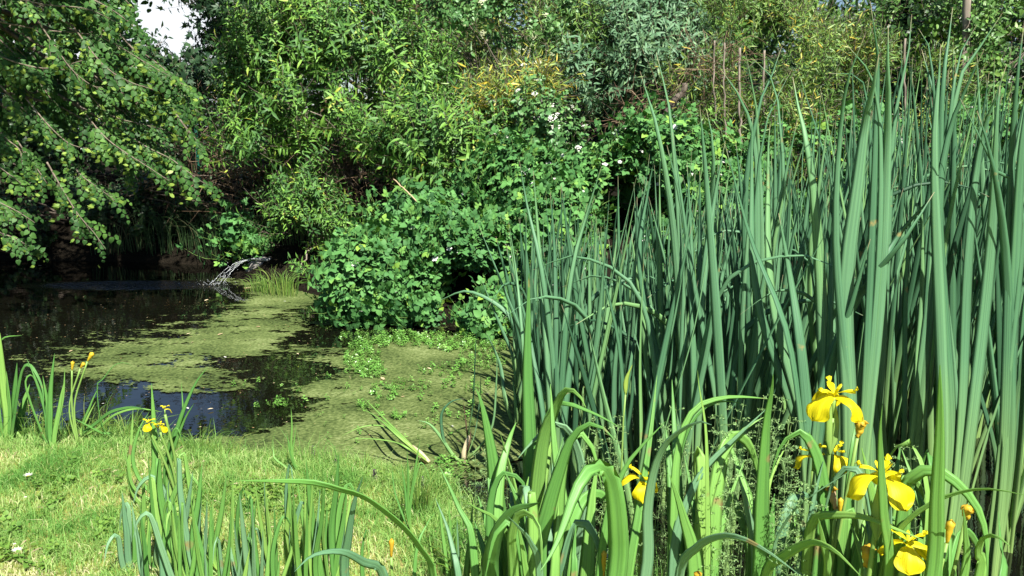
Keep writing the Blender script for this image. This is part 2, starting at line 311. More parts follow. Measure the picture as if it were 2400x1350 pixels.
def ground_mat():
    m, N, L = mat_base('ground_soil_and_moss')
    geo = N.new('ShaderNodeNewGeometry'); at = N.new('ShaderNodeAttribute'); at.attribute_name = 'along'
    n1 = N.new('ShaderNodeTexNoise'); n1.inputs['Scale'].default_value = 3; n1.inputs['Detail'].default_value = 9; n1.inputs['Roughness'].default_value = .7; L.new(geo.outputs['Position'], n1.inputs['Vector'])
    n2 = N.new('ShaderNodeTexNoise'); n2.inputs['Scale'].default_value = 70; n2.inputs['Detail'].default_value = 4; L.new(geo.outputs['Position'], n2.inputs['Vector'])
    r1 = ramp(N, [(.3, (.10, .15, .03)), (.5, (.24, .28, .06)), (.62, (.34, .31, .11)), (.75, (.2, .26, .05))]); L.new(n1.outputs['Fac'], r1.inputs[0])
    r2 = ramp(N, [(.3, (.006, .005, .003)), (.7, (.018, .014, .009))]); L.new(n2.outputs['Fac'], r2.inputs[0])  # bank soil near black: shade under the trees is painted into it
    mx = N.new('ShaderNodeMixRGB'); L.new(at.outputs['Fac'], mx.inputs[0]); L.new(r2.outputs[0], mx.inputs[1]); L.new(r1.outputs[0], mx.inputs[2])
    m2 = N.new('ShaderNodeMixRGB'); m2.blend_type = 'OVERLAY'; m2.inputs[0].default_value = .6; L.new(mx.outputs[0], m2.inputs[1]); L.new(n2.outputs['Fac'], m2.inputs[2])
    pb = N.new('ShaderNodeBsdfPrincipled'); L.new(m2.outputs[0], pb.inputs['Base Color']); pb.inputs['Roughness'].default_value = .95; pb.inputs['Specular IOR Level'].default_value = .1
    b = N.new('ShaderNodeBump'); b.inputs['Strength'].default_value = .8; b.inputs['Distance'].default_value = .02; L.new(n2.outputs['Fac'], b.inputs['Height']); L.new(b.outputs[0], pb.inputs['Normal'])
    out = N.new('ShaderNodeOutputMaterial'); L.new(pb.outputs[0], out.inputs[0])
    return m

def jet_mat():
    m, N, L = mat_base('splashing_water')
    pb = N.new('ShaderNodeBsdfPrincipled'); pb.inputs['Base Color'].default_value = (.85, .9, .92, 1); pb.inputs['Roughness'].default_value = .12
    pb.inputs['Transmission Weight'].default_value = .3; pb.inputs['IOR'].default_value = 1.33
    out = N.new('ShaderNodeOutputMaterial'); L.new(pb.outputs[0], out.inputs[0]); return m

# ------------------------------------------------------------------ ground, water, algae
pond = [G(-900, 1000)[:2], G(-300, 1025)[:2], G(0, 1040)[:2], G(150, 1052)[:2], G(300, 1040)[:2], G(430, 1065)[:2], G(700, 1095)[:2], G(900, 1118)[:2],
        G(1030, 1150)[:2], (0.1, 2.55), (0.8, 2.2), (2.0, 2.1), (4.2, 2.3), (4.6, 4.6), (3.0, 6.0), (1.2, 6.1), G(1180, 770)[:2], G(900, 735)[:2], G(780, 702)[:2],
        G(705, 682)[:2], G(640, 668)[:2], G(575, 662)[:2], G(545, 640)[:2], G(500, 622)[:2], G(300, 613)[:2], G(0, 610)[:2], G(-700, 612)[:2], (-12, 6)]
pond = np.array([tuple(p) for p in pond])
def pond_sd(X, Y):
    """signed distance, negative inside the pond"""
    X = np.asarray(X, float); Y = np.asarray(Y, float); d = np.full(X.shape, 1e9); ins = np.zeros(X.shape, bool); n = len(pond)
    for i in range(n):
        ax, ay = pond[i]; bx, by = pond[(i + 1) % n]; ex, ey = bx - ax, by - ay
        t = np.clip(((X - ax) * ex + (Y - ay) * ey) / (ex * ex + ey * ey), 0, 1)
        d = np.minimum(d, np.hypot(X - ax - t * ex, Y - ay - t * ey))
        c = ((ay > Y) != (by > Y)) & (X < ex * (Y - ay) / (ey + 1e-12) + ax); ins ^= c
    return np.where(ins, -d, d)
def ground_z(X, Y):
    sd = pond_sd(X, Y); far = np.clip((Y - 5.0) / 1.5, 0, 1)
    near = 0.02 + np.clip(sd * 0.35, 0, 0.09); bank = np.clip(sd * 0.55, 0, 0.75) + 0.03
    z = np.where(sd > 0, near * (1 - far) + bank * far, np.maximum(-0.6, sd * 0.7))
    z = z + 0.012 * np.sin(X * 5.1 + Y * 2.3) * np.cos(Y * 4.3 - X) * (sd > 0.05)
    return z
gx = np.concatenate([[-600, -200, -80, -40, -25, -16], np.arange(-12, -5, .4), np.arange(-5, 5, .07), np.arange(5, 12, .4), [16, 25, 40, 80, 200, 600]])
gy = np.concatenate([[-600, -200, -60, -20, -8, -3, 0, 1], np.arange(1.6, 10.5, .07), np.arange(10.5, 20, .4), [24, 30, 40, 60, 100, 250, 600]])
GX, GY = np.meshgrid(gx, gy); GZ = ground_z(GX, GY)
def grid_acc(GX, GY, GZ, along, keep=None):
    h, w = GX.shape; idx = np.arange(h * w).reshape(h, w)
    a, b, c, d = idx[:-1, :-1], idx[:-1, 1:], idx[1:, 1:], idx[1:, :-1]
    if keep is not None:
        k = keep[:-1, :-1] | keep[:-1, 1:] | keep[1:, 1:] | keep[1:, :-1]; a, b, c, d = a[k], b[k], c[k], d[k]
    Fc = np.concatenate([np.stack([a.ravel(), b.ravel(), c.ravel()], 1), np.stack([a.ravel(), c.ravel(), d.ravel()], 1)])
    used = np.unique(Fc); remap = np.zeros(h * w, int); remap[used] = np.arange(len(used))
    A = Acc(); A.add(np.stack([GX.ravel(), GY.ravel(), GZ.ravel()], 1)[used], remap[Fc], 0, 0.5, along.ravel()[used]); return A
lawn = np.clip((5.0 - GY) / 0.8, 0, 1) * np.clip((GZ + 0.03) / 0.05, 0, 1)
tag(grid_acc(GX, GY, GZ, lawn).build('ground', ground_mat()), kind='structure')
wx = np.linspace(-14, 6, 3); wy = np.linspace(1.5, 11, 3); WX, WY = np.meshgrid(wx, wy)
tag(grid_acc(WX, WY, WX * 0, WX * 0).build('water', water_mat()), kind='structure')

# algae cover: soft islands placed on the pond, broken up by noise
isl = [(930, 950, 330, 120, 1.0), (760, 1060, 420, 70, .9), (1150, 900, 180, 120, .9), (1000, 1040, 200, 90, .8), (480, 790, 330, 48, .66), (650, 710, 160, 34, .66), (260, 850, 270, 44, .7),
       (620, 760, 160, 60, .45), (440, 895, 320, 32, .75), (350, 925, 220, 20, .45), (950, 830, 200, 30, .8), (590, 662, 90, 14, .8), (420, 658, 80, 8, .7), (150, 640, 200, 18, .15), (700, 690, 120, 18, .7), (860, 755, 100, 12, .5),
       (470, 815, 190, 16, .2), (520, 1050, 160, 18, .5), (1180, 830, 140, 60, .8),
       (780, 800, 100, 22, -.75), (650, 880, 110, 30, -.75), (740, 735, 80, 14, -.4), (430, 955, 240, 30, -.9), (300, 985, 190, 38, -1.0), (590, 945, 70, 22, -.9), (540, 1000, 90, 14, -.5), (200, 905, 140, 14, -.5), (60, 970, 100, 40, -.5), (600, 845, 70, 10, -.3), (380, 790, 60, 7, -.35), (520, 695, 80, 10, -.4), (250, 690, 220, 30, -.9), (370, 672, 110, 9, -.7)]
ay = np.concatenate([np.arange(2.0, 5.2, .02), np.arange(5.2, 9.4, .035)]); ax_ = np.arange(-7, 1.6, .03); AX, AY = np.meshgrid(ax_, ay)
cover = np.full(AX.shape, -.25)
cc = AY * math.cos(PITCH) + CAM_Z * math.sin(PITCH); uu = AY * math.sin(PITCH) - CAM_Z * math.cos(PITCH)
PX = 1200 + F * AX / cc; PY = 675 - F * uu / cc
for (cx, cy, rx, ry, w) in isl:
    q = ((PX - cx) / rx) ** 2 + ((PY - cy) / ry) ** 2; cover += w * np.exp(-q * .9)
cover += np.where(PX > 1250, .5, 0)
keep = (cover > -.12) & (pond_sd(AX, AY) < 0.05)
A = grid_acc(AX, AY, AX * 0 + 0.005, cover * .9, keep)
tag(A.build('algae', algae_mat()), 'olive green algae film floating in patches over the dark pond', 'algae', kind='stuff')

# ------------------------------------------------------------------ leaf templates
PROF = {'ovate': [(.12, .62), (.35, 1.0), (.65, .78), (.86, .36)], 'lance': [(.2, .75), (.5, 1.0), (.8, .5)], 'cordate': [(.0, .55), (.18, 1.0), (.5, .86), (.8, .36)], 'simple': [(.35, 1.0), (.7, .7)]}
def leaf_tpl(Ln, W, shape='ovate', fold=.25, curl=.15, pet=0.12):
    if shape == 'maple':
        pts = [(0, 0, 0)]; ang = [-125, -100, -70, -48, -28, -12, 0, 12, 28, 48, 70, 100, 125]; rad = [.35, .62, .38, .9, .48, .62, 1.05, .62, .48, .9, .38, .62, .35]
        for a, r in zip(ang, rad): pts.append((math.sin(R(a)) * r * Ln * .62, (.25 + math.cos(R(a)) * r * .7) * Ln, -curl * r * r * Ln * .4))
        V = np.array(pts); V[0] = (0, .18 * Ln, .04 * Ln); Fc = np.array([(0, i + 1, i) for i in range(1, len(pts) - 1)])
        return V, Fc
    st = PROF[shape]; V = [(0, pet * Ln, 0)]; L0 = pet * Ln; L1 = Ln * (1 - pet)
    for (t, w) in st:
        y = L0 + t * L1; z = -curl * t * t * Ln; h = w * W / 2
        V += [(-h, y - (.08 * Ln if shape == 'cordate' and t < .1 else 0), z + fold * h), (0, y, z), (h, y - (.08 * Ln if shape == 'cordate' and t < .1 else 0), z + fold * h)]
    V.append((0, Ln, -curl * Ln)); n = len(st); Fc = [(0, 2, 1), (0, 3, 2)]
    for i in range(n - 1):
        b = 1 + 3 * i
        for (p, q) in ((0, 1), (1, 2)): Fc += [(b + p, b + q, b + 3 + q), (b + p, b + 3 + q, b + 3 + p)]
    b = 1 + 3 * (n - 1); Fc += [(b, b + 1, b + 3), (b + 1, b + 2, b + 3)]
    return np.array(V, float), np.array(Fc)

def merge(tpls):
    V = []; Fc = []; n = 0
    for v, f in tpls: V.append(v); Fc.append(f + n); n += len(v)
    return np.concatenate(V), np.concatenate(Fc)
def rotz(v, a):
    c, s = math.cos(a), math.sin(a); return v @ np.array([[c, s, 0], [-s, c, 0], [0, 0, 1]])
def bramble_leaf(s=.07):
    out = []
    for a, sc, dy in ((0, 1.15, .55), (1.15, .95, .3), (-1.15, .95, .3)):
        v, f = leaf_tpl(s * sc, s * sc * .78, 'ovate', .22, .22, .05); v = rotz(v, a); v[:, 1] += dy * s; out.append((v, f))
    return merge(out)

def shoot_tpl(rng, leaf, n, length, mode='spiral', el=.5, bend=.2, size=(.7, 1.1), stem=.0022, droop=0.0, start=.1, cluster=1):
    """a twig with its leaves: axis along +z; returns verts, tris, leaf id per vertex (-1 = twig), material per face"""
    V = []; Fc = []; I = []; Mt = []; c = 0
    pts = np.array([(bend * t * t * length, 0, length * t) for t in np.linspace(0, 1, 4)])
    sv, sf = tube_mesh(pts, np.linspace(stem, stem * .4, 4), 3); V.append(sv); Fc.append(sf); I += [-1] * len(sv); Mt += [1] * len(sf); c = len(sv)
    for k in range(n):
        t = start + (1 - start) * (k + .5) / n if n > 1 else 1.0
        base = np.array((bend * t * t * length, 0, t * length))
        if mode == 'spiral': ph = k * 2.4 + rng.uniform(-.3, .3)
        elif mode == 'opposite': ph = (k // 2) * (math.pi / 2) + (k % 2) * math.pi + rng.uniform(-.25, .25)
        else: ph = (math.pi / 2 if k % 2 else -math.pi / 2) + rng.uniform(-.3, .3)
        e = el + rng.uniform(-.3, .3) + (.5 * (t > .85))
        if mode == 'distichous':
            d = np.array((-droop + rng.uniform(-.25, .25), math.sin(ph) * math.cos(e), math.sin(e))); d = nrm(d)
            nn = np.array((1.0, rng.uniform(-.4, .4), rng.uniform(-.2, .5)))
        else:
            rad = np.array((math.cos(ph), math.sin(ph), 0)); d = nrm(rad * math.cos(e) + np.array((0, 0, math.sin(e))) + np.array((-droop, 0, 0)))
            nn = -rad * math.sin(e) + np.array((0, 0, math.cos(e))) + rng.uniform(-.3, .3, 3)
        xs = nrm(np.cross(d, nn)); nn = np.cross(xs, d)
        lv, lf = leaf[rng.integers(len(leaf))] if isinstance(leaf, list) else leaf
        s = rng.uniform(*size) * (1 - .25 * t)
        v = (lv * s) @ np.stack([xs, d, nn]) + base
        V.append(v); Fc.append(lf + c); c += len(v); I += [k] * len(v); Mt += [0] * len(lf)
    return np.concatenate(V), np.concatenate(Fc), np.array(I), np.array(Mt)

def scatter(acc, tpls, pos, dirs, ups, scale, rng, tint0=0.0, tint1=1.0, clump=.6, mats=(0, 1)):
    """place copies of the twig templates; each leaf gets its own random tint"""
    pos = np.asarray(pos); N = len(pos)
    if N == 0: return
    Z = nrm(dirs); X = ups - (ups * Z).sum(1, keepdims=True) * Z; X = nrm(X); Y = np.cross(Z, X)
    which = rng.integers(len(tpls), size=N); base = rng.uniform(0, 1, N)
    for k, (V, Fc, I, Mt) in enumerate(tpls):
        s = np.where(which == k)[0]
        if len(s) == 0: continue
        Rm = np.stack([X[s], Y[s], Z[s]], 1) * scale[s][:, None, None]
        W = np.einsum('vi,nij->nvj', V, Rm) + pos[s][:, None]
        nl = I.max() + 2; lt = rng.uniform(0, 1, (len(s), nl)); lt = clump * base[s][:, None] + (1 - clump) * lt
        tv = tint0 + (tint1 - tint0) * lt[:, I + 1]
        FF = Fc[None] + (np.arange(len(s)) * len(V))[:, None, None]
        acc.add(W.reshape(-1, 3), FF.reshape(-1, 3), np.tile(np.where(Mt == 0, mats[0], mats[1]), len(s)), tv.ravel(), .5)

rt = np.random.default_rng(5)
T = {}
def many(n, f): return [f() for _ in range(n)]
lance = [leaf_tpl(.115, .026, 'lance', .3, c) for c in (.1, .25, .4)]
blance = [leaf_tpl(.12, .015, 'lance', .25, c) for c in (.05, .2, .35)]
ov = [leaf_tpl(.068, .042, 'ovate', .22, c) for c in (.1, .25, .35)]
cor = [leaf_tpl(.085, .068, 'cordate', .18, c) for c in (.12, .25)]
map_ = [leaf_tpl(.12, .1, 'maple', .1, c) for c in (.2, .6)]
br = [bramble_leaf(.066), bramble_leaf(.052)]
iv = [leaf_tpl(.055, .05, 'cordate', .15, .2)]
T['buddleia'] = many(6, lambda: shoot_tpl(rt, lance, 14, .30, 'opposite', .45, .3))
T['bamboo'] = many(6, lambda: shoot_tpl(rt, blance, 11, .26, 'spiral', .55, .8, droop=.1))
T['dogwood'] = many(5, lambda: shoot_tpl(rt, ov, 10, .22, 'opposite', .35, .3))
T['linden'] = many(6, lambda: shoot_tpl(rt, cor, 8, .30, 'distichous', .45, -.3, droop=.45))
T['bramble'] = many(6, lambda: shoot_tpl(rt, br, 6, .26, 'spiral', .3, .5))
T['maple'] = many(4, lambda: shoot_tpl(rt, map_, 8, .3, 'opposite', .3, .2))
T['ivy'] = many(4, lambda: shoot_tpl(rt, iv, 9, .24, 'spiral', .3, .3))
T['elder'] = many(5, lambda: shoot_tpl(rt, [leaf_tpl(.09, .04, 'simple', .2, .2)], 10, .28, 'opposite', .4, .3))

def blob(px, py, D, rx, ry, rd=None):
    c = P(px, py, D); s = D / F
    return (c, np.array((rx * s, rd if rd else .75 * (rx + ry) / 2 * s + .1, ry * s)))

def blob_points(blobs, n, rng, gap=-.12, gs=2.6, back=.35, seed=0.0, floor=True):
    """points spread over the lumpy skin of a bush, thinned by noise so that gaps stay open"""
    area = np.array([(b[1][0] * b[1][2] + b[1][0] * b[1][1] + b[1][1] * b[1][2]) for b in blobs]); pr = area / area.sum()
    C = np.array([b[0] for b in blobs]); Rr = np.array([b[1] for b in blobs])
    pos = []; dr = []
    tries = 0
    while sum(map(len, pos)) < n and tries < 12:
        tries += 1; m = n * 2; w = rng.choice(len(blobs), m, p=pr); u = nrm(rng.normal(size=(m, 3)))
        k = (u[:, 1] < .25) | (rng.uniform(size=m) < back); w = w[k]; u = u[k]
        rad = 1 - .42 * rng.uniform(size=len(u)) ** 1.6
        p = C[w] + u * Rr[w] * rad[:, None]
        q = (((p[:, None] - C[None]) / Rr[None]) ** 2).sum(2) ** .5; q = q.min(1)
        nv = np.array([nz(a[0] + seed, a[1], a[2], gs) + .5 * nz(a[0], a[1] + seed, a[2], gs * 2.7) for a in p])
        k = (q > .5) & (nv > gap + .18 + .5 * (1 - q))
        if floor: k &= p[:, 2] > ground_z(p[:, 0], p[:, 1]) + .03
        p = p[k] + (nv[k][:, None] - .3) * .42 * u[k]; pos.append(p); dr.append(nrm(u[k] / Rr[w[k]] * Rr.mean()))
    return np.concatenate(pos)[:n], np.concatenate(dr)[:n]

def stems(acc, root, targets, rng, r0=.02, mat=0, sag=.15, segs=7, nside=5):
    for tg in targets:
        root_ = root + np.array((rng.uniform(-.12, .12), rng.uniform(-.1, .1), 0)); mid = (root_ + tg) / 2 + np.array((rng.uniform(-.15, .15), rng.uniform(-.15, .15), np.linalg.norm(tg - root_) * sag))
        pts = smooth_pts([root_, mid, tg], segs); pts[1:-1] += rng.normal(scale=.012, size=(segs - 2, 3))
        v, f = tube_mesh(pts, np.linspace(r0, r0 * .22, segs), nside); acc.add(v, f, mat, rng.uniform(), .5)

def flower_head_tpl(kind, rng):
    V = []; Fc = []; n = 0
    if kind == 'cluster':                       # flat-topped cluster of tiny blossoms
        for _ in range(26):
            a = rng.uniform(0, 6.28); r = .028 * math.sqrt(rng.uniform()); c = np.array((math.cos(a) * r, math.sin(a) * r, .02 - r * r * 9)); s = .0055
            ph = rng.uniform(0, 1.5)
            v = [c] + [c + np.array((math.cos(ph + j * 1.57) * s, math.sin(ph + j * 1.57) * s, .002)) for j in range(4)]
            V += v; Fc += [(n, n + 1 + j, n + 1 + (j + 1) % 4) for j in range(4)]; n += 5
    else:                                       # five rounded petals
        for j in range(5):
            a = j * 1.257; d = np.array((math.cos(a), math.sin(a), .15)); s = np.array((-math.sin(a), math.cos(a), 0)); L_ = .017
            v = [np.zeros(3), d * L_ * .5 - s * L_ * .42, d * L_ - s * L_ * .25, d * L_ + s * L_ * .25, d * L_ * .5 + s * L_ * .42]
            V += v; Fc += [(n, n + 1, n + 2), (n, n + 2, n + 3), (n, n + 3, n + 4)]; n += 5
    V = np.array(V); Fc = np.array(Fc); return V, Fc, np.zeros(len(V), int), np.zeros(len(Fc), int)
T['cluster'] = [flower_head_tpl('cluster', rt) for _ in range(3)]
T['rose'] = [flower_head_tpl('rose', rt)]

def bush(name, species, blobs, n, label, cat, mats, seed, group=None, size=1.0, gap=-.12, gs=2.6, up=.35, rand=.45, stem_n=10, stem_r=.014, root=None, back=.35,
         flowers=None, tint=(0, 1), crown='foliage', stemname='stems', tips=None, filt=None, floor=True):
    rng = np.random.default_rng(seed)
    pos, d = blob_points(blobs, int(n * .74), rng, gap, gs * .82, back, seed * 1.37, floor)
    if filt is not None:
        k = filt(pos); pos, d = pos[k], d[k]
    dirs = nrm(d + np.array((0, 0, up)) + rng.normal(scale=rand, size=pos.shape)); ups = np.tile(np.array((0, -.25, 1.0)), (len(pos), 1)) + rng.normal(scale=.3, size=pos.shape)
    if root is None:
        c = np.mean([b[0] for b in blobs], 0); root = np.array((c[0], c[1] + .1, 0))
    root = np.array(root, float); root[2] = float(ground_z(np.array([root[0]]), np.array([root[1]]))[0])
    e = empty(name, root, label, cat, group)
    A = Acc(); scatter(A, T[species], pos - root, dirs, ups, size * rng.uniform(.7, 1.25, len(pos)), rng, *tint)
    A.build(crown, [mats[0], mats[1]], e)
    B = Acc(); tg = pos[rng.choice(len(pos), min(stem_n, len(pos)), replace=False)] - root
    stems(B, np.zeros(3), tg, rng, stem_r); B.build(stemname, mats[2] if len(mats) > 2 else M['bark'], e)
    if flowers:
        for (kind, m, fn, fs, pname) in flowers:
            k = rng.choice(len(pos), min(fn, len(pos)), replace=False); fp = pos[k] + dirs[k] * .2 * size
            Fa = Acc(); fd = nrm(dirs[k] * .5 + np.array((0, -.5, .6)) + rng.normal(scale=.25, size=fp.shape))
            scatter(Fa, T[kind], fp - root, fd, np.tile(np.array((1.0, .1, .1)), (len(fp), 1)), fs * rng.uniform(.7, 1.2, len(fp)), rng)
            Fa.build(pname, m, e)
    return e

def browns(blobs_e, n, seed, e, root):
    """dry flower spikes of last year standing in a buddleia"""
    rng = np.random.default_rng(seed); pos, d = blob_points(blobs_e, n, rng, .0, 3, .1, seed); A = Acc()
    for p, q in zip(pos, d):
        dr = nrm(q + np.array((0, -.2, .4)) + rng.normal(scale=.5, size=3)); L_ = rng.uniform(.07, .14); p = p + q * .08 - root
        A = Acc(); k = 5; pts = np.array([p + dr * L_ * t + np.array((0, 0, -.03 * t * t)) for t in np.linspace(0, 1, k)])
        v, f = tube_mesh(pts, np.array([.004, .010, .011, .008, .002]) * rng.uniform(.7, 1.1), 5); v += rng.normal(scale=.0025, size=v.shape); A.add(v, f, 0, rng.uniform(0, .8), .5); A.build('dry_flower_spike', M['dead'], e, smooth=False)

def tree(name, species, crown_blobs, trunk_pts, n, label, cat, mats, seed, r0=.12, size=1.5, gap=-.05, group=None, gs=1.2, tint=(0, 1), back=.3, limbs=9):
    rng = np.random.default_rng(seed); pos, d = blob_points(crown_blobs, n, rng, gap, gs, back, seed * 1.7)
    root = np.array(trunk_pts[0], float); root[2] = float(ground_z(np.array([root[0]]), np.array([root[1]]))[0]); e = empty(name, root, label, cat, group)
    dirs = nrm(d + np.array((0, 0, .2)) + rng.normal(scale=.5, size=pos.shape)); ups = np.tile(np.array((0, -.25, 1.0)), (len(pos), 1)) + rng.normal(scale=.3, size=pos.shape)
    A = Acc(); scatter(A, T[species], pos - root, dirs, ups, size * rng.uniform(.7, 1.25, len(pos)), rng, *tint); A.build('crown', [mats[0], M['twig']], e)
    tp = smooth_pts([np.array(p, float) for p in [root] + list(trunk_pts[1:])], 12) - root
    tp[1:] += rng.normal(scale=.015, size=tp[1:].shape)
    B = Acc(); v, f = tube_mesh(tp, np.linspace(r0, r0 * .4, 12), 9); B.add(v, f); B.build('trunk', mats[1], e)
    Bl = Acc(); tg = pos[rng.choice(len(pos), limbs, replace=False)] - root
    for g in tg:
        s = tp[rng.integers(4, 11)]; mid = (s + g) / 2 + rng.normal(scale=.15, size=3); pts = smooth_pts([s, mid, g], 8)
        v, f = tube_mesh(pts, np.linspace(r0 * .4, r0 * .06, 8), 6); Bl.add(v, f)
    Bl.build('limb', mats[1], e)
    return e

# ------------------------------------------------------------------ background trees and far hedge
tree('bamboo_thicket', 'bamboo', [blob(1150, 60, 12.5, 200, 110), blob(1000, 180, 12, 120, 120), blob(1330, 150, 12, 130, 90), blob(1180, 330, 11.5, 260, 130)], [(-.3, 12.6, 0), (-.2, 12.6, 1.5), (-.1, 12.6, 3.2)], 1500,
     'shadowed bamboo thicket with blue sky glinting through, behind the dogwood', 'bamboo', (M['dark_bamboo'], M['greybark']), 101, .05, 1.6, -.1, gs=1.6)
tree('maple_tree', 'maple', [blob(600, 20, 20, 120, 60), blob(565, 110, 20.5, 55, 60), blob(690, 60, 20, 110, 80), blob(570, 220, 20, 140, 80), blob(500, -5, 20, 45, 22), blob(440, 245, 20, 90, 50)], [(-6.2, 21, 0), (-6.3, 20.8, 2), (-6.2, 20.5, 4.2)], 1250,
     'dark tree with ragged lobed leaves against the bright gap of sky', 'tree', (M['maple'], M['bark']), 102, .16, 2.1, -.2)
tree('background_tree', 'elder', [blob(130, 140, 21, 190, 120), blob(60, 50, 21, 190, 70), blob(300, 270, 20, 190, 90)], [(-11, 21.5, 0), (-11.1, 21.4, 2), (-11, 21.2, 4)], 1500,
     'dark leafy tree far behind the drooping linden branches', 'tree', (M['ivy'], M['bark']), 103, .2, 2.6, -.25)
tree('background_tree', 'elder', [blob(1650, 20, 15, 260, 110), blob(1500, 130, 14, 180, 130), blob(1830, 130, 14, 130, 80)], [(3.4, 15, 0), (3.5, 15, 2), (3.4, 14.8, 3.5)], 2100,
     'sunny yellow-green tree behind the bamboo, right of centre', 'tree', (M['elder'], M['bark']), 104, .12, 1.8, -.1)
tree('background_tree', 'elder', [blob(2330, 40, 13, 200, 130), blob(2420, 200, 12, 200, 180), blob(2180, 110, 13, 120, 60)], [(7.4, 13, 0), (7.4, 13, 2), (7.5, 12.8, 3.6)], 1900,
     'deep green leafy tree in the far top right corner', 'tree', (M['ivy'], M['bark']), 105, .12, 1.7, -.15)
tree('background_tree', 'elder', [blob(880, 30, 15, 230, 140), blob(760, 200, 14.5, 180, 130)], [(-2, 15, 0), (-2, 15, 2), (-2.1, 14.8, 3.5)], 1300,
     'green tree behind the big buddleia with sky showing at its top', 'tree', (M['elder'], M['bark']), 106, .12, 1.8, -.12)
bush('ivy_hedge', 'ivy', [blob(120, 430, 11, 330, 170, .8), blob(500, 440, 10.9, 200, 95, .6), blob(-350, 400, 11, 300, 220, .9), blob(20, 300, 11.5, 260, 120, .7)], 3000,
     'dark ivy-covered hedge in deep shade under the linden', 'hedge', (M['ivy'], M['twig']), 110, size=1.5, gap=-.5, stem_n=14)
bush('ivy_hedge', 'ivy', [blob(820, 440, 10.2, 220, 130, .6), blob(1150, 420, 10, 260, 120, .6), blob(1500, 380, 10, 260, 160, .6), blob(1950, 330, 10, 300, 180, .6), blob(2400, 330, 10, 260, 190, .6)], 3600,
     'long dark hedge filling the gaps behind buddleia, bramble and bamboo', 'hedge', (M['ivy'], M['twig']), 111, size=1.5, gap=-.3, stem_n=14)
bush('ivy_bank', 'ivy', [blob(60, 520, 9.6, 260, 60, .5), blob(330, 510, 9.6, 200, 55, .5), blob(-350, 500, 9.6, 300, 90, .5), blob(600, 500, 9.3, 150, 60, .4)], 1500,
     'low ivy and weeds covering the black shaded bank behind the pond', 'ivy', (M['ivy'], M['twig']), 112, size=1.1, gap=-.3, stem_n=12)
tree('background_tree', 'elder', [blob(1200, 60, 17, 260, 80), blob(1350, 150, 17, 200, 90), blob(1050, 140, 17, 150, 90)], [(.6, 17.5, 0), (.6, 17.4, 2), (.5, 17.2, 3.6)], 1500,
     'distant dark tree glimpsed through the hedge at the top centre', 'tree', (M['ivy'], M['bark']), 107, .12, 2.2, -.1)
tree('background_tree', 'elder', [blob(1700, 130, 19, 220, 90), blob(2000, 160, 19, 220, 80), blob(2200, 110, 19, 150, 70)], [(7.2, 19.6, 0), (7.2, 19.5, 2), (7.2, 19.2, 3.6)], 1500,
     'distant dark tree glimpsed through the bamboo right of centre', 'tree', (M['ivy'], M['bark']), 108, .12, 2.4, -.1)
# ------------------------------------------------------------------ shrubs behind the pond
e = bush('buddleia_bush', 'buddleia', [blob(840, 140, 8.8, 200, 150), blob(690, 180, 8.4, 140, 120), blob(930, 240, 8.4, 120, 130), blob(740, 270, 8.0, 150, 70), blob(880, 20, 9, 190, 90), blob(640, 60, 9.2, 110, 80), blob(590, 250, 8.4, 60, 70)], 2300,
         'big light green buddleia with long narrow leaves and brown flower spikes in the hedge', 'bush', (M['buddleia'], M['twig'], M['greybark']), 120, root=(-1.75, 9.1, 0), gap=-.14, size=1.0, stem_n=26, stem_r=.02)
browns([blob(840, 140, 8.5, 190, 140), blob(960, 220, 8.1, 150, 130)], 26, 3, e, np.array(e.location))
e = bush('buddleia_bush', 'buddleia', [blob(1080, 380, 7.6, 150, 85), blob(1000, 330, 7.9, 130, 70), blob(1080, 330, 8, 80, 40), blob(1040, 470, 7.3, 90, 50)], 950,
         'lower buddleia with fresh green arching leaves just above the bramble mound', 'bush', (M['buddleia'], M['twig'], M['greybark']), 121, root=(-.75, 8.1, 0), gap=-.1, stem_n=16)
bush('buddleia_bush', 'buddleia', [blob(610, 330, 7.9, 75, 45), blob(690, 370, 7.9, 60, 40), blob(660, 420, 7.9, 60, 30)], 170,
     'leafy buddleia spray hanging over the dark bank beside the dead stems', 'bush', (M['buddleia'], M['twig'], M['greybark']), 122, root=(-2.0, 8.5, 0), gap=-.2, stem_n=9, back=.6)
bush('buddleia_bush', 'buddleia', [blob(720, 560, 7.75, 75, 70), blob(690, 520, 7.8, 50, 50), blob(760, 480, 7.9, 60, 60), blob(740, 630, 7.6, 50, 40)], 360,
     'small bright buddleia at the water edge right of the water jet', 'bush', (M['buddleia'], M['twig'], M['greybark']), 123, root=(-1.85, 8.0, 0), gap=-.16, size=.8, stem_n=12)
e = bush('buddleia_bush', 'buddleia', [blob(1500, 130, 9, 140, 100), blob(1390, 190, 8.6, 80, 45), blob(1560, 210, 8.8, 110, 70), blob(1470, 40, 9.2, 120, 60)], 900,
         'blue-green buddleia with greyish narrow leaves right of centre', 'bush', (M['blue_buddleia'], M['twig'], M['greybark']), 124, root=(1.3, 9.2, 0), gap=-.12, stem_n=16)
browns([blob(1500, 130, 8.8, 120, 100)], 10, 5, e, np.array(e.location))
bush('dogwood_bush', 'dogwood', [blob(1190, 50, 9, 165, 52), blob(1330, 50, 9.2, 120, 50), blob(1100, 30, 9.2, 90, 60), blob(1400, 180, 8.9, 100, 50)], 900,
     'dogwood shrub with creamy flower clusters high at the top centre', 'bush', (M['dogwood'], M['twig'], M['greybark']), 125, root=(.2, 9.6, 0), gap=-.1, stem_n=20,
     flowers=[('cluster', M['cream'], 90, 1.25, 'flower_cluster')])
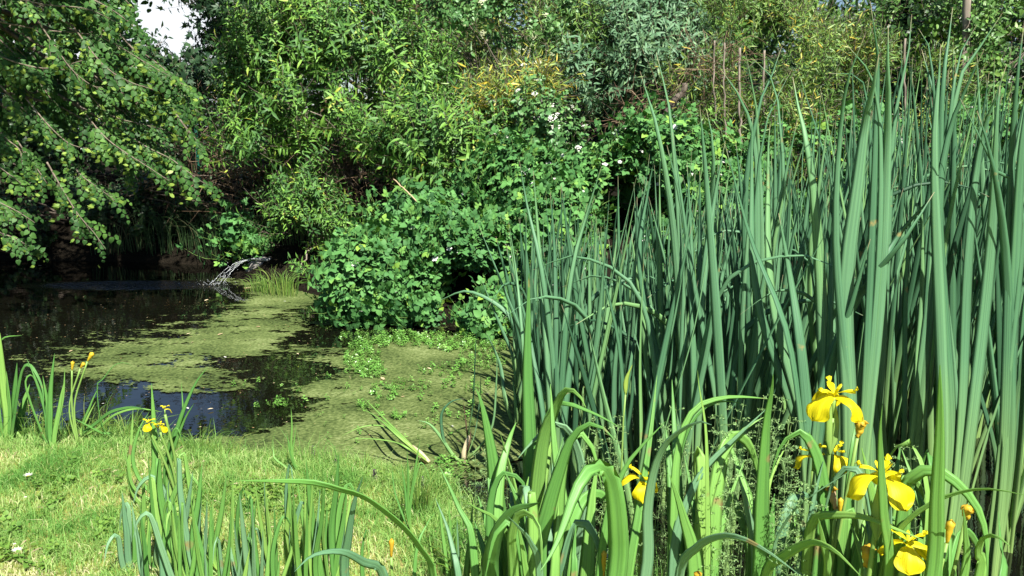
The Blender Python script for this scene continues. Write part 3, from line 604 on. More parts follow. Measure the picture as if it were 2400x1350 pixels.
bush('dogwood_bush', 'dogwood', [blob(1330, 360, 7.2, 130, 75), blob(1260, 320, 7.3, 80, 40), blob(1430, 330, 7.3, 80, 50)], 620,
     'dogwood shrub dotted with white flower clusters just left of the tall cattails', 'bush', (M['dogwood'], M['twig'], M['greybark']), 126, root=(.5, 7.6, 0), gap=-.15, stem_n=14,
     flowers=[('cluster', M['white'], 60, 1.1, 'flower_cluster')])
bush('bamboo_clump', 'bamboo', [blob(1215, 225, 7.7, 75, 40), blob(1260, 205, 7.8, 50, 35), blob(1170, 260, 7.7, 50, 25)], 420,
     'small yellowing bamboo clump glowing in the middle of the hedge', 'bamboo', (M['bamboo'], M['twig'], M['stalk']), 127, root=(.1, 8.4, 0), gap=-.5, tint=(.55, 1), stem_n=9, stem_r=.006, up=-.25)
bush('bamboo_clump', 'bamboo', [blob(1330, 90, 8.9, 75, 60), blob(1290, 40, 9, 70, 50)], 190,
     'bamboo spray with long drooping leaves beside the high dogwood', 'bamboo', (M['bamboo'], M['twig'], M['stalk']), 128, root=(.7, 9.4, 0), gap=-.2, tint=(.1, .8), stem_n=9, stem_r=.006, up=-.4)
bush('bamboo_clump', 'bamboo', [blob(800, 30, 8.6, 60, 50), blob(760, 70, 8.5, 40, 50)], 110,
     'drooping bamboo tuft at the top edge above the big buddleia', 'bamboo', (M['bamboo'], M['twig'], M['stalk']), 129, root=(-1.8, 9.6, 0), gap=-.3, tint=(.2, .8), stem_n=8, stem_r=.006, up=-.5)
bush('bamboo_clump', 'bamboo', [blob(1860, 170, 8.2, 150, 110), blob(2010, 240, 8.0, 150, 110), blob(1760, 100, 8.6, 130, 90), blob(2120, 260, 8, 120, 110)], 2100,
     'broad yellow-green bamboo behind the cattails', 'bamboo', (M['bamboo'], M['twig'], M['stalk']), 130, root=(3.0, 8.8, 0), gap=-.12, size=.84, stem_n=24, stem_r=.008, up=.1)
bush('bamboo_clump', 'bamboo', [blob(1700, 300, 7.4, 90, 50), blob(1810, 330, 7.3, 110, 60), blob(1640, 210, 8, 60, 40)], 520,
     'low dense bamboo just behind the left cattail tips', 'bamboo', (M['bamboo'], M['twig'], M['stalk']), 131, root=(2.0, 7.8, 0), gap=-.16, size=.95, stem_n=10, stem_r=.006, up=.1)
e = bush('elder_bush', 'elder', [blob(2270, 110, 9.3, 170, 70), blob(2150, 60, 9.6, 110, 40), blob(2370, 220, 9, 110, 120), blob(2400, 60, 9.4, 110, 90)], 950,
         'dark leafy elder bush climbing round the grey trunk at top right', 'bush', (M['elder'], M['twig'], M['greybark']), 132, root=(4.8, 9.8, 0), gap=-.1, stem_n=20)
# brambles
RF = [('rose', M['white'], 110, 1.25, 'blossom')]
bush('bramble_bush', 'bramble', [blob(940, 640, 6.6, 125, 80), blob(870, 695, 6.2, 75, 55), blob(1030, 580, 6.9, 100, 45), blob(1000, 700, 6.15, 110, 60), blob(1090, 650, 6.3, 120, 90), blob(1120, 740, 5.95, 90, 45), blob(860, 645, 6.6, 60, 45), blob(1000, 660, 6.9, 130, 75), blob(1040, 760, 6.1, 120, 30)], 3600,
     'rounded bramble mound with white blossom spilling onto the green pond', 'bramble', (M['bramble'], M['stalk'], M['twig']), 140, root=(-.6, 7.0, 0), gap=-.24, up=.5, rand=.35, size=.84, stem_n=30, stem_r=.006, flowers=RF)
bush('bramble_bush', 'bramble', [blob(1170, 560, 6.9, 120, 62), blob(1290, 460, 6.9, 130, 70), blob(1260, 580, 6.7, 130, 90), blob(1250, 690, 6.4, 110, 80), blob(1200, 620, 7.0, 150, 110)], 2500,
     'bramble thicket with many small white blossoms left of the cattails', 'bramble', (M['bramble'], M['stalk'], M['twig']), 141, root=(.2, 7.2, 0), gap=-.24, up=.5, rand=.35, size=.84, stem_n=16, stem_r=.006, flowers=RF)
bush('bramble_bush', 'bramble', [blob(1450, 470, 6.9, 140, 90), blob(1600, 420, 7.0, 130, 90), blob(1500, 610, 6.6, 160, 110), blob(1680, 560, 6.8, 140, 120)], 1900,
     'bramble bushes seen between the left cattail blades', 'bramble', (M['bramble'], M['stalk'], M['twig']), 142, root=(1.4, 7.3, 0), gap=-.2, up=.5, rand=.35, size=.84, stem_n=14, stem_r=.006, flowers=RF)
bush('bramble_bush', 'bramble', [blob(1900, 420, 7.0, 180, 100), blob(2120, 440, 7.0, 180, 110), blob(2330, 400, 7.2, 160, 130), blob(2000, 600, 6.8, 250, 130)], 1300,
     'bramble tangle behind the densest cattails at right', 'bramble', (M['bramble'], M['stalk'], M['twig']), 143, root=(3.0, 7.4, 0), gap=-.2, up=.5, rand=.35, size=.84, stem_n=14, stem_r=.006, flowers=[('rose', M['white'], 80, 1.25, 'blossom')])
bush('bramble_bush', 'bramble', [blob(590, 590, 8.05, 60, 26), blob(560, 560, 8.1, 35, 20), blob(655, 640, 7.85, 40, 22)], 90,
     'small bright bramble sprig over the outlet of the water jet', 'bramble', (M['bramble'], M['stalk'], M['twig']), 144, root=(-2.3, 8.3, 0), gap=-.5, up=.4, stem_n=7, stem_r=.004, size=1.0, back=.8)
bush('bramble_bush', 'bramble', [blob(1130, 460, 7.3, 70, 35), blob(930, 520, 7.3, 50, 28), blob(1000, 490, 7.4, 50, 28)], 190,
     'upper bramble shoots reaching into the lower buddleia', 'bramble', (M['bramble'], M['stalk'], M['twig']), 145, root=(-.8, 7.8, 0), gap=-.2, up=.5, stem_n=9, stem_r=.005)

# bare trunk, leaning log, hacked stems
def solid(name, pts, radii, mat, label, cat, seed=1, n=10, k=14, group=None, wob=.01):
    pts = np.array(pts, float); o = pts[0].copy(); q = smooth_pts(pts - o, k); rng = np.random.default_rng(seed); q[1:-1] += rng.normal(scale=wob, size=(k - 2, 3))
    rr = np.interp(np.linspace(0, 1, k), np.linspace(0, 1, len(radii)), radii) * rng.uniform(.92, 1.08, k)
    v, f = tube_mesh(q, rr, n); v += rng.normal(scale=np.mean(radii) * .05, size=v.shape); A = Acc(); A.add(v, f)
    ob = A.build(name, mat, origin=tuple(o)); return tag(ob, label, cat, group)
p = P(2268, 60, 8.8); solid('bare_trunk', [(p[0] - .02, 8.85, .6), P(2262, 130, 8.8), P(2268, 60, 8.8), P(2270, -60, 8.8), P(2268, -200, 8.8)], [.06, .045, .04, .04, .035], M['greybark'], 'grey upright trunk rising out of frame at top right', 'trunk')
solid('leaning_log', [P(1530, 330, 7.9), P(1555, 280, 7.8), P(1580, 245, 7.8), P(1605, 195, 7.8)], [.03, .04, .035, .025], M['bark'], 'broken brown log leaning in the hedge left of the tallest cattails', 'log')
for i, (x, y0, y1, D, r) in enumerate([(1734, 112, 360, 7.45, .010), (1698, 100, 330, 7.45, .008), (1675, 95, 290, 7.45, .007), (1792, 118, 350, 7.5, .009), (2122, 90, 300, 7.5, .009)]):
    lab = ['pale cut stem standing highest of the hacked stems in the bamboo', 'thin grey cut stem between two thicker hacked stems', 'thinnest leftmost cut stem among the brown dead twigs', 'short sawn stem alone to the right of the dead twigs', 'sawn grey stem showing above the right cattails'][i]
    solid('cut_stem', [P(x + 4, y1, D), P(x - 2, (y0 + y1) / 2, D), P(x, y0, D)], [r * 1.1, r, r], M['greybark'], lab, 'stem', seed=i + 3, group='hacked stems in the hedge', wob=.004)
def tangle(name, c, box, n, label, cat, seed, r=.004, L_=.35, up=.2, mats=None):
    rng = np.random.default_rng(seed); A = Acc(); c = np.array(c)
    for _ in range(n):
        p = rng.uniform(-1, 1, 3) * box; d = nrm(np.array((rng.normal(), rng.normal() * .5, rng.normal() * .8 + up))); l = L_ * rng.uniform(.5, 1.4)
        m = p + d * l * .5 + rng.normal(scale=.05, size=3); q = p + d * l + rng.normal(scale=.08, size=3) - np.array((0, 0, .06))
        v, f = tube_mesh(smooth_pts([p, m, q], 6), np.linspace(r, r * .3, 6) * rng.uniform(.6, 1.3), 4); A.add(v, f, 0, rng.uniform() ** 1.5, .5)
    return tag(A.build(name, mats or M['dead'], origin=tuple(c)), label, cat)
tangle('dead_stems', P(505, 340, 9.3), (.55, .25, .42), 260, 'tangle of dead brown stems on the far bank beside the linden tips', 'dead stems', 1, .0045, .45)
tangle('dead_stems', P(640, 430, 8.6), (.5, .3, .35), 150, 'dark dead twigs under the hanging buddleia', 'dead stems', 2, .004, .4)
tangle('dead_stems', P(1670, 150, 7.5), (.2, .12, .18), 70, 'pale brown heap of dead twigs high in the bamboo', 'dead stems', 3, .0035, .25)
tangle('dead_stems', P(880, 440, 8.2), (.5, .3, .35), 170, 'bare brown twigs in the shade beneath the big buddleia', 'dead stems', 4, .004, .45)
tangle('dead_stems', P(1520, 290, 8.0), (.3, .2, .25), 90, 'dry leaning stalks in the dark hollow of the hedge', 'dead stems', 5, .004, .4)
solid('broken_cane', [P(985, 480, 6.6), P(950, 445, 6.7), P(922, 420, 6.8)], [.006, .006, .005], M['withered'], 'pale broken cane lying on the bramble mound', 'cane', wob=.002, n=6)
# fence
for i, (x, y0, y1, D) in enumerate([(466, 285, 405, 10.2), (1475, 205, 300, 9.6)]):
    p0 = P(x, y1, D); zg = float(ground_z(p0[0:1], p0[1:2])[0]); p1 = P(x, y0, D)
    e = empty('fence_post', (p0[0], p0[1], zg), ['green metal fence post among dead stems on the far bank', 'green metal fence post half hidden in the dark hollow of the hedge'][i], 'fence post', 'green fence posts on the far bank')
    A = Acc(); v, f = tube_mesh([(0, 0, -.1), (0, 0, (p1[2] - zg) * .5), (0, 0, p1[2] - zg)], .022, 10); A.add(v, f); A.build('post', M['fence'], e)
    A = Acc(); v, f = tube_mesh([(0, 0, p1[2] - zg), (0, 0, p1[2] - zg + .02), (0, 0, p1[2] - zg + .035)], [.027, .026, .012], 10); A.add(v, f); A.build('cap', M['fence'], e)

# ------------------------------------------------------------------ linden on the left
LA, LB = G(-30, 812), G(600, 672)
ln_d = nrm(LB - LA)[:2]; ln_n = np.array((-ln_d[1], ln_d[0]))
def shade_side(p, m=0.0):
    s = p[:, :2] + np.array((hx, hy)) * (p[:, 2] * SLOPE)[:, None]
    return ((s - LA[:2]) @ ln_n) > m
rngl = np.random.default_rng(31)
lroot = np.array((-7.6, 8.6, 0.0)); lroot[2] = float(ground_z(lroot[:1], lroot[1:2])[0])
linden = empty('linden_tree', lroot, 'drooping linden with pale green bracts overhanging the dark left side of the pond', 'tree')
heroes = [  # branch lines seen in the photograph (px, py, distance)
    [(-60, 40, 6.6), (100, 70, 6.4), (230, 85, 6.3), (330, 140, 6.3), (400, 180, 6.3)], [(150, 60, 6.5), (280, 130, 6.4), (370, 170, 6.4), (445, 205, 6.4)],
    [(330, 150, 6.5), (380, 220, 6.4), (430, 290, 6.4), (478, 350, 6.4)], [(280, 80, 6.5), (350, 160, 6.5), (400, 250, 6.4), (450, 320, 6.4)],
    [(70, 20, 6.3), (130, 110, 6.2), (170, 165, 6.2), (215, 200, 6.2), (240, 205, 6.2)], [(180, 240, 6.4), (240, 315, 6.3), (290, 355, 6.3), (345, 390, 6.3), (398, 425, 6.3)],
    [(260, 290, 6.5), (345, 345, 6.4), (400, 372, 6.4), (450, 410, 6.4), (482, 432, 6.4)], [(110, 380, 6.2), (150, 450, 6.2), (185, 505, 6.2), (220, 545, 6.2), (248, 585, 6.2)],
    [(-40, 250, 6.2), (10, 320, 6.2), (45, 350, 6.2), (55, 390, 6.2)], [(-60, 520, 6), (0, 545, 6), (40, 560, 6), (58, 572, 6)], [(-80, 430, 6), (-10, 470, 6), (40, 495, 6), (82, 522, 6)],
    [(60, 230, 6.4), (120, 300, 6.3), (170, 340, 6.3), (230, 350, 6.3)], [(120, 310, 6.5), (180, 400, 6.4), (230, 440, 6.4), (270, 470, 6.4)], [(0, 200, 6.4), (60, 260, 6.4), (100, 275, 6.4)],
    [(130, 130, 6.5), (200, 210, 6.4), (260, 270, 6.4), (330, 290, 6.4), (390, 305, 6.4)], [(200, 170, 6.6), (290, 220, 6.5), (350, 260, 6.5), (400, 300, 6.5)],
    [(-30, 120, 6.4), (50, 150, 6.3), (120, 160, 6.3), (200, 140, 6.3)], [(40, 330, 6.3), (90, 400, 6.3), (110, 430, 6.3)], [(170, 60, 6.3), (240, 150, 6.2), (300, 190, 6.2), (360, 210, 6.2)],
    [(-20, -20, 6.2), (100, 10, 6.2), (200, 20, 6.2), (270, 50, 6.2)], [(150, -30, 6.5), (240, 10, 6.4), (300, 50, 6.4), (335, 85, 6.4)], [(200, -60, 6.6), (270, -20, 6.5), (315, 20, 6.5)], [(-60, 350, 6.1), (10, 400, 6.1), (50, 430, 6.1)]]
for k in range(26):     # more of the same between them
    x0 = rngl.uniform(-150, 330); y0 = rngl.uniform(-60, 250); l = rngl.uniform(120, 220); D = rngl.uniform(6.5, 7.4); sl = rngl.uniform(.35, .9)
    if y0 < 60: x0 = min(x0, 120)
    heroes.append([(x0, y0, D), (x0 + l * .4, y0 + l * .4 * sl, D), (x0 + l * .75, y0 + l * .85 * sl, D - .1), (x0 + l, y0 + l * 1.25 * sl, D - .1)])
Bh = Acc(); Ch = Acc(); Br = Acc()
bract_t = []
for c in (.1, .4):
    v, f = leaf_tpl(.065, .016, 'lance', .1, c); v2, f2 = leaf_tpl(.05, .014, 'lance', .1, c); v3 = rotz(v2, .22); v4 = rotz(v2, -.28); Vv, Ff = merge([(v, f), (v3, f2), (v4, f2)])
    bract_t.append((Vv, Ff, np.arange(len(Vv)) // 11, np.zeros(len(Ff), int)))
for h in heroes:
    pts = smooth_pts([P(*q) for q in h], 16); L_ = np.linalg.norm(pts[-1] - pts[0])
    v, f = tube_mesh(pts - lroot, np.linspace(.007, .0022, 16), 5); Bh.add(v, f, 0, .5, .5)
    Tn = nrm(np.gradient(pts, axis=0)); n = int(L_ * 20) + 4; t = rngl.uniform(.12, 1, n); i = (t * 15).astype(int)
    side = nrm(np.cross(Tn[i], (0, -.5, 1))) * rngl.choice([-1, 1], n)[:, None]
    d = nrm(Tn[i] * rngl.uniform(.6, 1.4, n)[:, None] + side * rngl.uniform(.1, .9, n)[:, None] + np.array((0, -.15, -.25)) + rngl.normal(scale=.15, size=(n, 3)))
    pos = pts[i]; ups = np.tile(np.array((.15, -.75, .75)), (n, 1)) + rngl.normal(scale=.25, size=(n, 3))
    scatter(Ch, T['linden'], pos - lroot, d, ups, rngl.uniform(.42, .75, n), rngl)
    nb = int(n * 1.6); j = rngl.integers(0, n, nb); tt = np.clip(j, 0, n - 1)
    bp = pos[tt] + d[tt] * rngl.uniform(.02, .2, nb)[:, None] + np.array((0, -.02, -.03))
    scatter(Br, bract_t, bp - lroot, nrm(np.array((0, -.9, -.1)) + rngl.normal(scale=.35, size=(nb, 3))), nrm(rngl.normal(scale=.4, size=(nb, 3)) + np.array((0, 0, 1.0))), rngl.uniform(.55, 1.0, nb), rngl)
# main crown, with unseen upper lobes added to cast shade, only where its shadow falls on the shaded side of the pond
cb = [(np.array((-4.4, 5.3, 3.6)), np.array((1.9, 1.2, .7))), (np.array((-3.7, 7.7, 3.9)), np.array((1.7, 1.5, .9))), (np.array((-5.4, 6.6, 3.9)), np.array((3.2, 2.0, 1.6))), (np.array((-4.0, 7.4, 3.1)), np.array((2.0, 1.2, 1.1))), (np.array((-7.4, 7.6, 3.3)), np.array((2.4, 2.2, 2.4))), (np.array((-5.2, 7.3, 2.0)), np.array((1.9, .9, .9))), (np.array((-6.2, 5.4, 4.3)), np.array((2.4, 2.0, 1.4)))]
pos, d = blob_points(cb, 4200, rngl, -.3, 1.6, .8, 4)
k = shade_side(pos, .35); pos, d = pos[k], d[k]
a = np.array([to_px(q) for q in pos]); inwin = (a[:, 0] > 300) & (a[:, 0] < 760) & (a[:, 1] > -60)   # the open gap to the right of the tree stays open
low = (pos[:, 2] < 1.0 + .3 * np.clip(pos[:, 1] - 6, 0, 3))
pos, d = pos[~(inwin | low)], d[~(inwin | low)]
n = len(pos); ups = np.tile(np.array((.1, -.5, .9)), (n, 1)) + rngl.normal(scale=.35, size=(n, 3))
scatter(Ch, T['linden'], pos - lroot, nrm(d * .8 + np.array((.2, -.1, -.45)) + rngl.normal(scale=.35, size=(n, 3))), ups, rngl.uniform(.8, 1.3, n), rngl)
Ch.build('crown', [M['linden'], M['twig']], linden); Br.build('bracts', [M['bract']], linden); Bh.build('hanging_twigs', M['twig'], linden)
tp = smooth_pts([(0, 0, -.2), (.1, -.1, 1.2), (.3, -.3, 2.6), (.5, -.6, 4.2)], 14); v, f = tube_mesh(tp, np.linspace(.24, .09, 14), 12); v += rngl.normal(scale=.008, size=v.shape); A = Acc(); A.add(v, f); A.build('trunk', M['bark'], linden)
A = Acc()
for h in heroes[:22:2] + heroes[22::3]:
    s = tp[rngl.integers(5, 13)]; g = P(*h[0]) - lroot; mid = (s + g) / 2 + np.array((0, 0, .5)); v, f = tube_mesh(smooth_pts([s, mid, g], 12), np.linspace(.06, .008, 12), 7); A.add(v, f)
A.build('limb', M['bark'], linden)

# ------------------------------------------------------------------ long blades: cattails and irises
def blade_obj(name, root, pts, widths, N0, mat, thick=.0014, tint=None, twist=0, crease=0):
    A = Acc(); ribbon(A, np.asarray(pts) - root, widths, N0, thick, 0, tint, crease, twist)
    return A, mat
def taper(k, w, tipstart=.45, basew=.8, tipw=.04):
    t = np.linspace(0, 1, k); out = np.where(t < .25, basew + (1 - basew) * t / .25, 1.0)
    s = np.clip((t - tipstart) / (1 - tipstart), 0, 1); return w * out * (1 - (1 - tipw) * s ** 1.7)
STAND = 'cattails in the stand at the right of the pond'
def cat_plant(root, leaves, label, seed):
    """leaves: list of (pts, width, N0, tint, twist)"""
    e = empty('cattail_plant', root, label, 'cattail', STAND)
    for (pts, w, N0, tint, tw) in leaves:
        A = Acc(); k = 18; q = smooth_pts(np.asarray(pts) - root, k); ribbon(A, q, taper(k, w, .5, .75), N0, .0022, 0, tint, 0, tw); A.build('leaf', M['straw'] if (seed * 7 + len(A.V[0]) + int(w * 1e5)) % 43 == 0 and q[-1][2] < 1.3 and root[1] > 3.6 else M['cattail'], e)
    return e
ENV = [(1190, 560), (1215, 400), (1300, 440), (1400, 400), (1480, 450), (1520, 340), (1620, 360), (1700, 290), (1800, 260), (1900, 240), (1990, 140), (2100, 90), (2200, 110), (2300, 110), (2400, 90), (2700, 60)]
def env(x): return np.interp(x, [a for a, b in ENV], [b for a, b in ENV])
rc = np.random.default_rng(77)
def rand_leaf(root, yaw, fan, hgt, w, rng):
    lean = fan + rng.normal(scale=.085); dirx = np.array((math.cos(yaw), math.sin(yaw), 0)); tip = root + np.array((0, 0, hgt * math.cos(lean))) + dirx * math.sin(lean) * hgt * 1.0 + rng.normal(scale=.03, size=3) * (1, 1, 0)
    m1 = root + (tip - root) * .33 - dirx * math.sin(lean) * hgt * .10 + rng.normal(scale=.008, size=3); m2 = root + (tip - root) * .68 - dirx * math.sin(lean) * hgt * .06 + rng.normal(scale=.012, size=3)
    pts = [root, m1, m2, tip]
    if rng.uniform() < .05:
        pts[-1] = pts[2] + dirx * (.22 if lean > 0 else -.22) + np.array((0, 0, .12)); pts.append(pts[-1] + dirx * (.18 if lean > 0 else -.18) - np.array((0, 0, .06)))
    n0 = np.array((-math.sin(yaw), math.cos(yaw), 0)); n0 = n0 if n0[1] < 0 else -n0
    n0 = nrm(n0 + rng.normal(scale=.6, size=3) * (1, 1, .2)); return (pts, w, n0, rng.uniform(), rng.normal(scale=.5))
spots = []
for D in np.arange(2.75, 5.3, .27):
    x0 = 1235 + max(0, (3.3 - D)) * 420; x1 = 2560; step = .175 * F / D
    x = x0 + rc.uniform(0, .4) * step
    while x < x1: spots.append((x + rc.uniform(-.2, .2) * step, D + rc.uniform(-.1, .1))); x += step * rc.uniform(.75, 1.25)
spots += [(1215, 3.9), (1250, 3.6), (1300, 3.4), (1345, 3.7)]
LAB = ['grey-green cattail plant in the dense stand, blades mingling with its neighbours', 'cattail plant at the open left edge of the stand, bramble showing behind it', 'cattail plant at the far right border of the stand, in its own shade']
for i, (px, D) in enumerate(spots):
    root = np.array(((px - 1200) / F * D * 1.0, D, -.03)); yaw = rc.normal(scale=.75); n = int(rc.integers(7, 11)); lv = []
    for j in range(n):
        fan = ((j + .5) / n - .5) * rc.uniform(.32, .5) + rc.normal(scale=.03); c = px + math.sin(fan) * 500
        yt = env(np.clip(c, 1190, 2700)) + abs(rc.normal(scale=150)) - 20 * (D < 3.4)
        if D > 3.9: yt += 60
        h = (P(c, yt, D)[2] + .03) * (1 - .35 * rc.uniform() ** 3) / math.cos(fan)
        h = min(h, 2.35)
        lv.append(rand_leaf(root + np.array((rc.normal(scale=.012), rc.normal(scale=.012), 0)), yaw, fan, h, rc.uniform(.016, .028), rc))
    cat_plant(root, lv, LAB[1] if px < 1420 else (LAB[2] if px > 2330 else LAB[0]), i)
HC = [  # tall blades traced one by one: plant = (label, depth, [blades from tip to base px])
    ('cattail with two tall steep blades standing alone above the bramble', 3.0, [([(1500, 167), (1520, 233), (1547, 333), (1580, 560), (1600, 900)], 17), ([(1538, 123), (1553, 183), (1570, 267), (1590, 500), (1606, 900)], 14), ([(1535, 370), (1515, 470), (1500, 640), (1560, 950)], 14), ([(1655, 255), (1672, 360), (1660, 560), (1618, 900)], 18)]),
    ('cattail whose thin blade tips cross in an X above the low bamboo', 2.9, [([(1688, 160), (1733, 227), (1757, 290), (1775, 420), (1770, 1000)], 18), ([(1747, 123), (1760, 187), (1773, 267), (1785, 600), (1775, 1000)], 13), ([(1763, 135), (1800, 170), (1817, 207), (1828, 290), (1835, 500), (1790, 1000)], 12), ([(1833, 107), (1807, 183), (1777, 260), (1745, 500), (1765, 1000)], 15), ([(1856, 163), (1827, 217), (1800, 275), (1770, 500), (1768, 1000)], 11)]),
    ('cattail with one broad pale blade leaning left beside a thin crossing pair', 2.6, [([(1858, 180), (1867, 233), (1887, 317), (1907, 450), (1925, 700), (1930, 1050)], 26), ([(1765, 260), (1762, 400), (1775, 700), (1880, 1050)], 20), ([(1805, 290), (1800, 400), (1810, 700), (1890, 1050)], 22), ([(1975, 320), (1955, 500), (1945, 750), (1935, 1050)], 16)]),
    ('tallest cattail, broad blades almost touching the top of the photo', 2.45, [([(2040, 3), (2050, 83), (2057, 127), (2050, 400), (2020, 1050)], 19), ([(2060, 127), (2050, 190), (2033, 260), (2010, 433), (1980, 700), (1990, 1050)], 36), ([(2082, 57), (2080, 133), (2080, 333), (2060, 700), (2020, 1100)], 27), ([(2027, 83), (1993, 167), (1970, 300), (1960, 600), (2000, 1100)], 17), ([(1983, 103), (2017, 140), (2043, 185), (2062, 270), (2060, 600), (2020, 1100)], 15)]),
    ('cattail with a thin blade bent over sideways at its tip', 2.8, [([(1940, 172), (1983, 168), (2013, 188), (2030, 220), (2040, 400), (2030, 1000)], 9), ([(2137, 33), (2130, 117), (2113, 200), (2093, 317), (2080, 600), (2060, 1000)], 17), ([(2460 - 380, 290), (2070, 420), (2065, 700), (2050, 1000)], 24)]),
    ('cattail with a long blade slanting to the top right corner', 2.6, [([(2350, 30), (2317, 83), (2267, 150), (2243, 217), (2190, 500), (2160, 1000)], 20), ([(2233, 17), (2227, 67), (2217, 133), (2207, 233), (2190, 600), (2150, 1000)], 19), ([(2290, 57), (2260, 110), (2240, 170), (2200, 500), (2140, 1000)], 14), ([(2153, 67), (2167, 97), (2183, 140), (2190, 400), (2150, 1000)], 11), ([(2160, 115), (2173, 165), (2195, 260), (2190, 600), (2155, 1000)], 20)]),
    ('cattail with broad dark blades left of the right picture edge', 2.5, [([(2307, 115), (2277, 180), (2240, 260), (2200, 500), (2230, 1050)], 24), ([(2205, 103), (2200, 190), (2190, 400), (2210, 1050)], 24), ([(2360, 150), (2330, 240), (2300, 330), (2270, 600), (2250, 1050)], 28), ([(2205, 440), (2100, 560), (2060, 680), (2030, 950), (2040, 1080)], 26), ([(2345, 190), (2335, 300), (2320, 600), (2270, 1050)], 30)]),
    ('cattail cut by the right picture edge, blades fanning both ways', 2.5, [([(2400, 60), (2385, 180), (2370, 400), (2350, 1050)], 20), ([(2440, 100), (2400, 300), (2380, 600), (2360, 1050)], 28), ([(2290, 260), (2330, 400), (2360, 650), (2365, 1050)], 22), ([(2250, 230), (2300, 330), (2345, 420), (2400, 520)], 13)]),
    ('cattail fan at the left front of the stand, its heart bright yellow-green', 2.9, [([(1217, 375), (1235, 480), (1270, 640), (1300, 900), (1305, 1150)], 13), ([(1410, 390), (1370, 520), (1340, 640), (1310, 900), (1310, 1150)], 13), ([(1395, 460), (1360, 560), (1330, 720), (1312, 1000), (1312, 1150)], 15), ([(1250, 400), (1262, 560), (1280, 800), (1300, 1150)], 14), ([(1290, 450), (1300, 600), (1305, 850), (1308, 1150)], 14), ([(1192, 520), (1210, 640), (1225, 800), (1250, 1150)], 9), ([(1365, 640), (1350, 760), (1325, 950), (1312, 1150)], 17), ([(1200, 640), (1235, 760), (1270, 950), (1290, 1150)], 13)]),
    ('cattail fan with long slanting blades in the middle front of the stand', 2.5, [([(2190, 450), (2120, 560), (2010, 700), (1930, 900), (1900, 1150)], 26), ([(1700, 340), (1760, 560), (1850, 800), (1890, 1150)], 22), ([(1640, 250), (1655, 420), (1680, 760), (1700, 1150)], 22), ([(1825, 500), (1850, 640), (1880, 850), (1900, 1150)], 26), ([(2040, 560), (2000, 700), (1940, 900), (1905, 1150)], 22)]),
    ('cattail with a pale centre fan between bramble and the X-shaped tips', 2.8, [([(1563, 340), (1600, 500), (1622, 700), (1628, 1100)], 18), ([(1700, 330), (1672, 480), (1645, 700), (1630, 1100)], 18), ([(1640, 400), (1640, 560), (1636, 800), (1630, 1100)], 17), ([(1740, 480), (1700, 620), (1650, 850), (1632, 1100)], 17), ([(1610, 380), (1620, 560), (1626, 800), (1630, 1100)], 14)]),
]
for i, (lab, D, bl) in enumerate(HC):
    bx = np.mean([b[0][-1][0] for b in bl]); base = P(bx, bl[0][0][-1][1], D); root = np.array((base[0], D, -.03)); lv = []
    for b, w in bl:
        pts = [P(x, y, D + .10 * math.sin(i + x * .01) * (k < 2)) for k, (x, y) in enumerate(b)][::-1]
        pts = [root + np.array(((pts[0][0] - root[0]) * .92, rc.normal(scale=.01), 0))] + pts
        lv.append((pts, w * D / F * 1.12, nrm(np.array((rc.normal(scale=.3), -1, rc.uniform(-.05, .15)))), rc.uniform(.3, .9), rc.normal(scale=.15)))
    cat_plant(root, lv, lab, i)
# ------------------------------------------------------------------ yellow flag irises
ri = np.random.default_rng(99)
def gz(x, y): return float(ground_z(np.array([x]), np.array([y]))[0])
def iris_plant(px, D, leaves, label, group='yellow flag irises on the near bank', blue=False, n0j=.35):
    if group == 'yellow flag irises on the near bank' and px > 1000:
        leaves = list(leaves)
        for _ in range(7):
            o = ri.uniform(-1, 1); y0 = ri.uniform(1000, 1240); leaves.append(([(px + o * 110, y0), (px + o * 70, y0 + 90), (px + o * 30, y0 + 230)] if ri.uniform() < .6 else [(px + o * 190, y0 + 140), (px + o * 150, y0 + 40), (px + o * 85, y0 + 20), (px + o * 35, y0 + 160)], ri.uniform(20, 38), D + ri.uniform(-.05, .2), 'b' if ri.uniform() < .25 else 'g'))
    """leaves: [(pixel polyline tip->base, width px, distance of the tip end, options)]; every leaf runs down to the root"""
    x = (px - 1200) / F * D; root = np.array((x, D, max(gz(x, D), -.05) - .02)); e = empty('iris_plant', root, label, 'iris', group)
    for lf in leaves:
        b, w, dt = lf[:3]; m = M['iris_blue'] if (blue or (len(lf) > 3 and lf[3] == 'b')) else M['iris']
        k = len(b); ds = np.linspace(dt, D, k + 1)[:k]; pts = [P(q[0], q[1], ds[i]) for i, q in enumerate(b)][::-1]
        low = pts[0]
        if low[2] - root[2] > .1: pts = [root + np.array((ri.normal(scale=.012), ri.normal(scale=.01), 0)), root + (low - root) * .5 + np.array((low[0] - root[0]) * np.array((.25, 0, 0)))] + pts
        else: pts = [root] + pts
        q = smooth_pts(np.array(pts) - root, 34); A = Acc(); n0 = nrm(np.array((ri.normal(scale=n0j), -1, ri.uniform(0, .5))))
        wm = w * np.mean(ds) / F * 1.22; ribbon(A, q, taper(34, wm, .55, .8), n0, .0016, 0, ri.uniform(.1, .95), .12, ri.normal(scale=.15)); A.build('leaf', m, e)
    return e
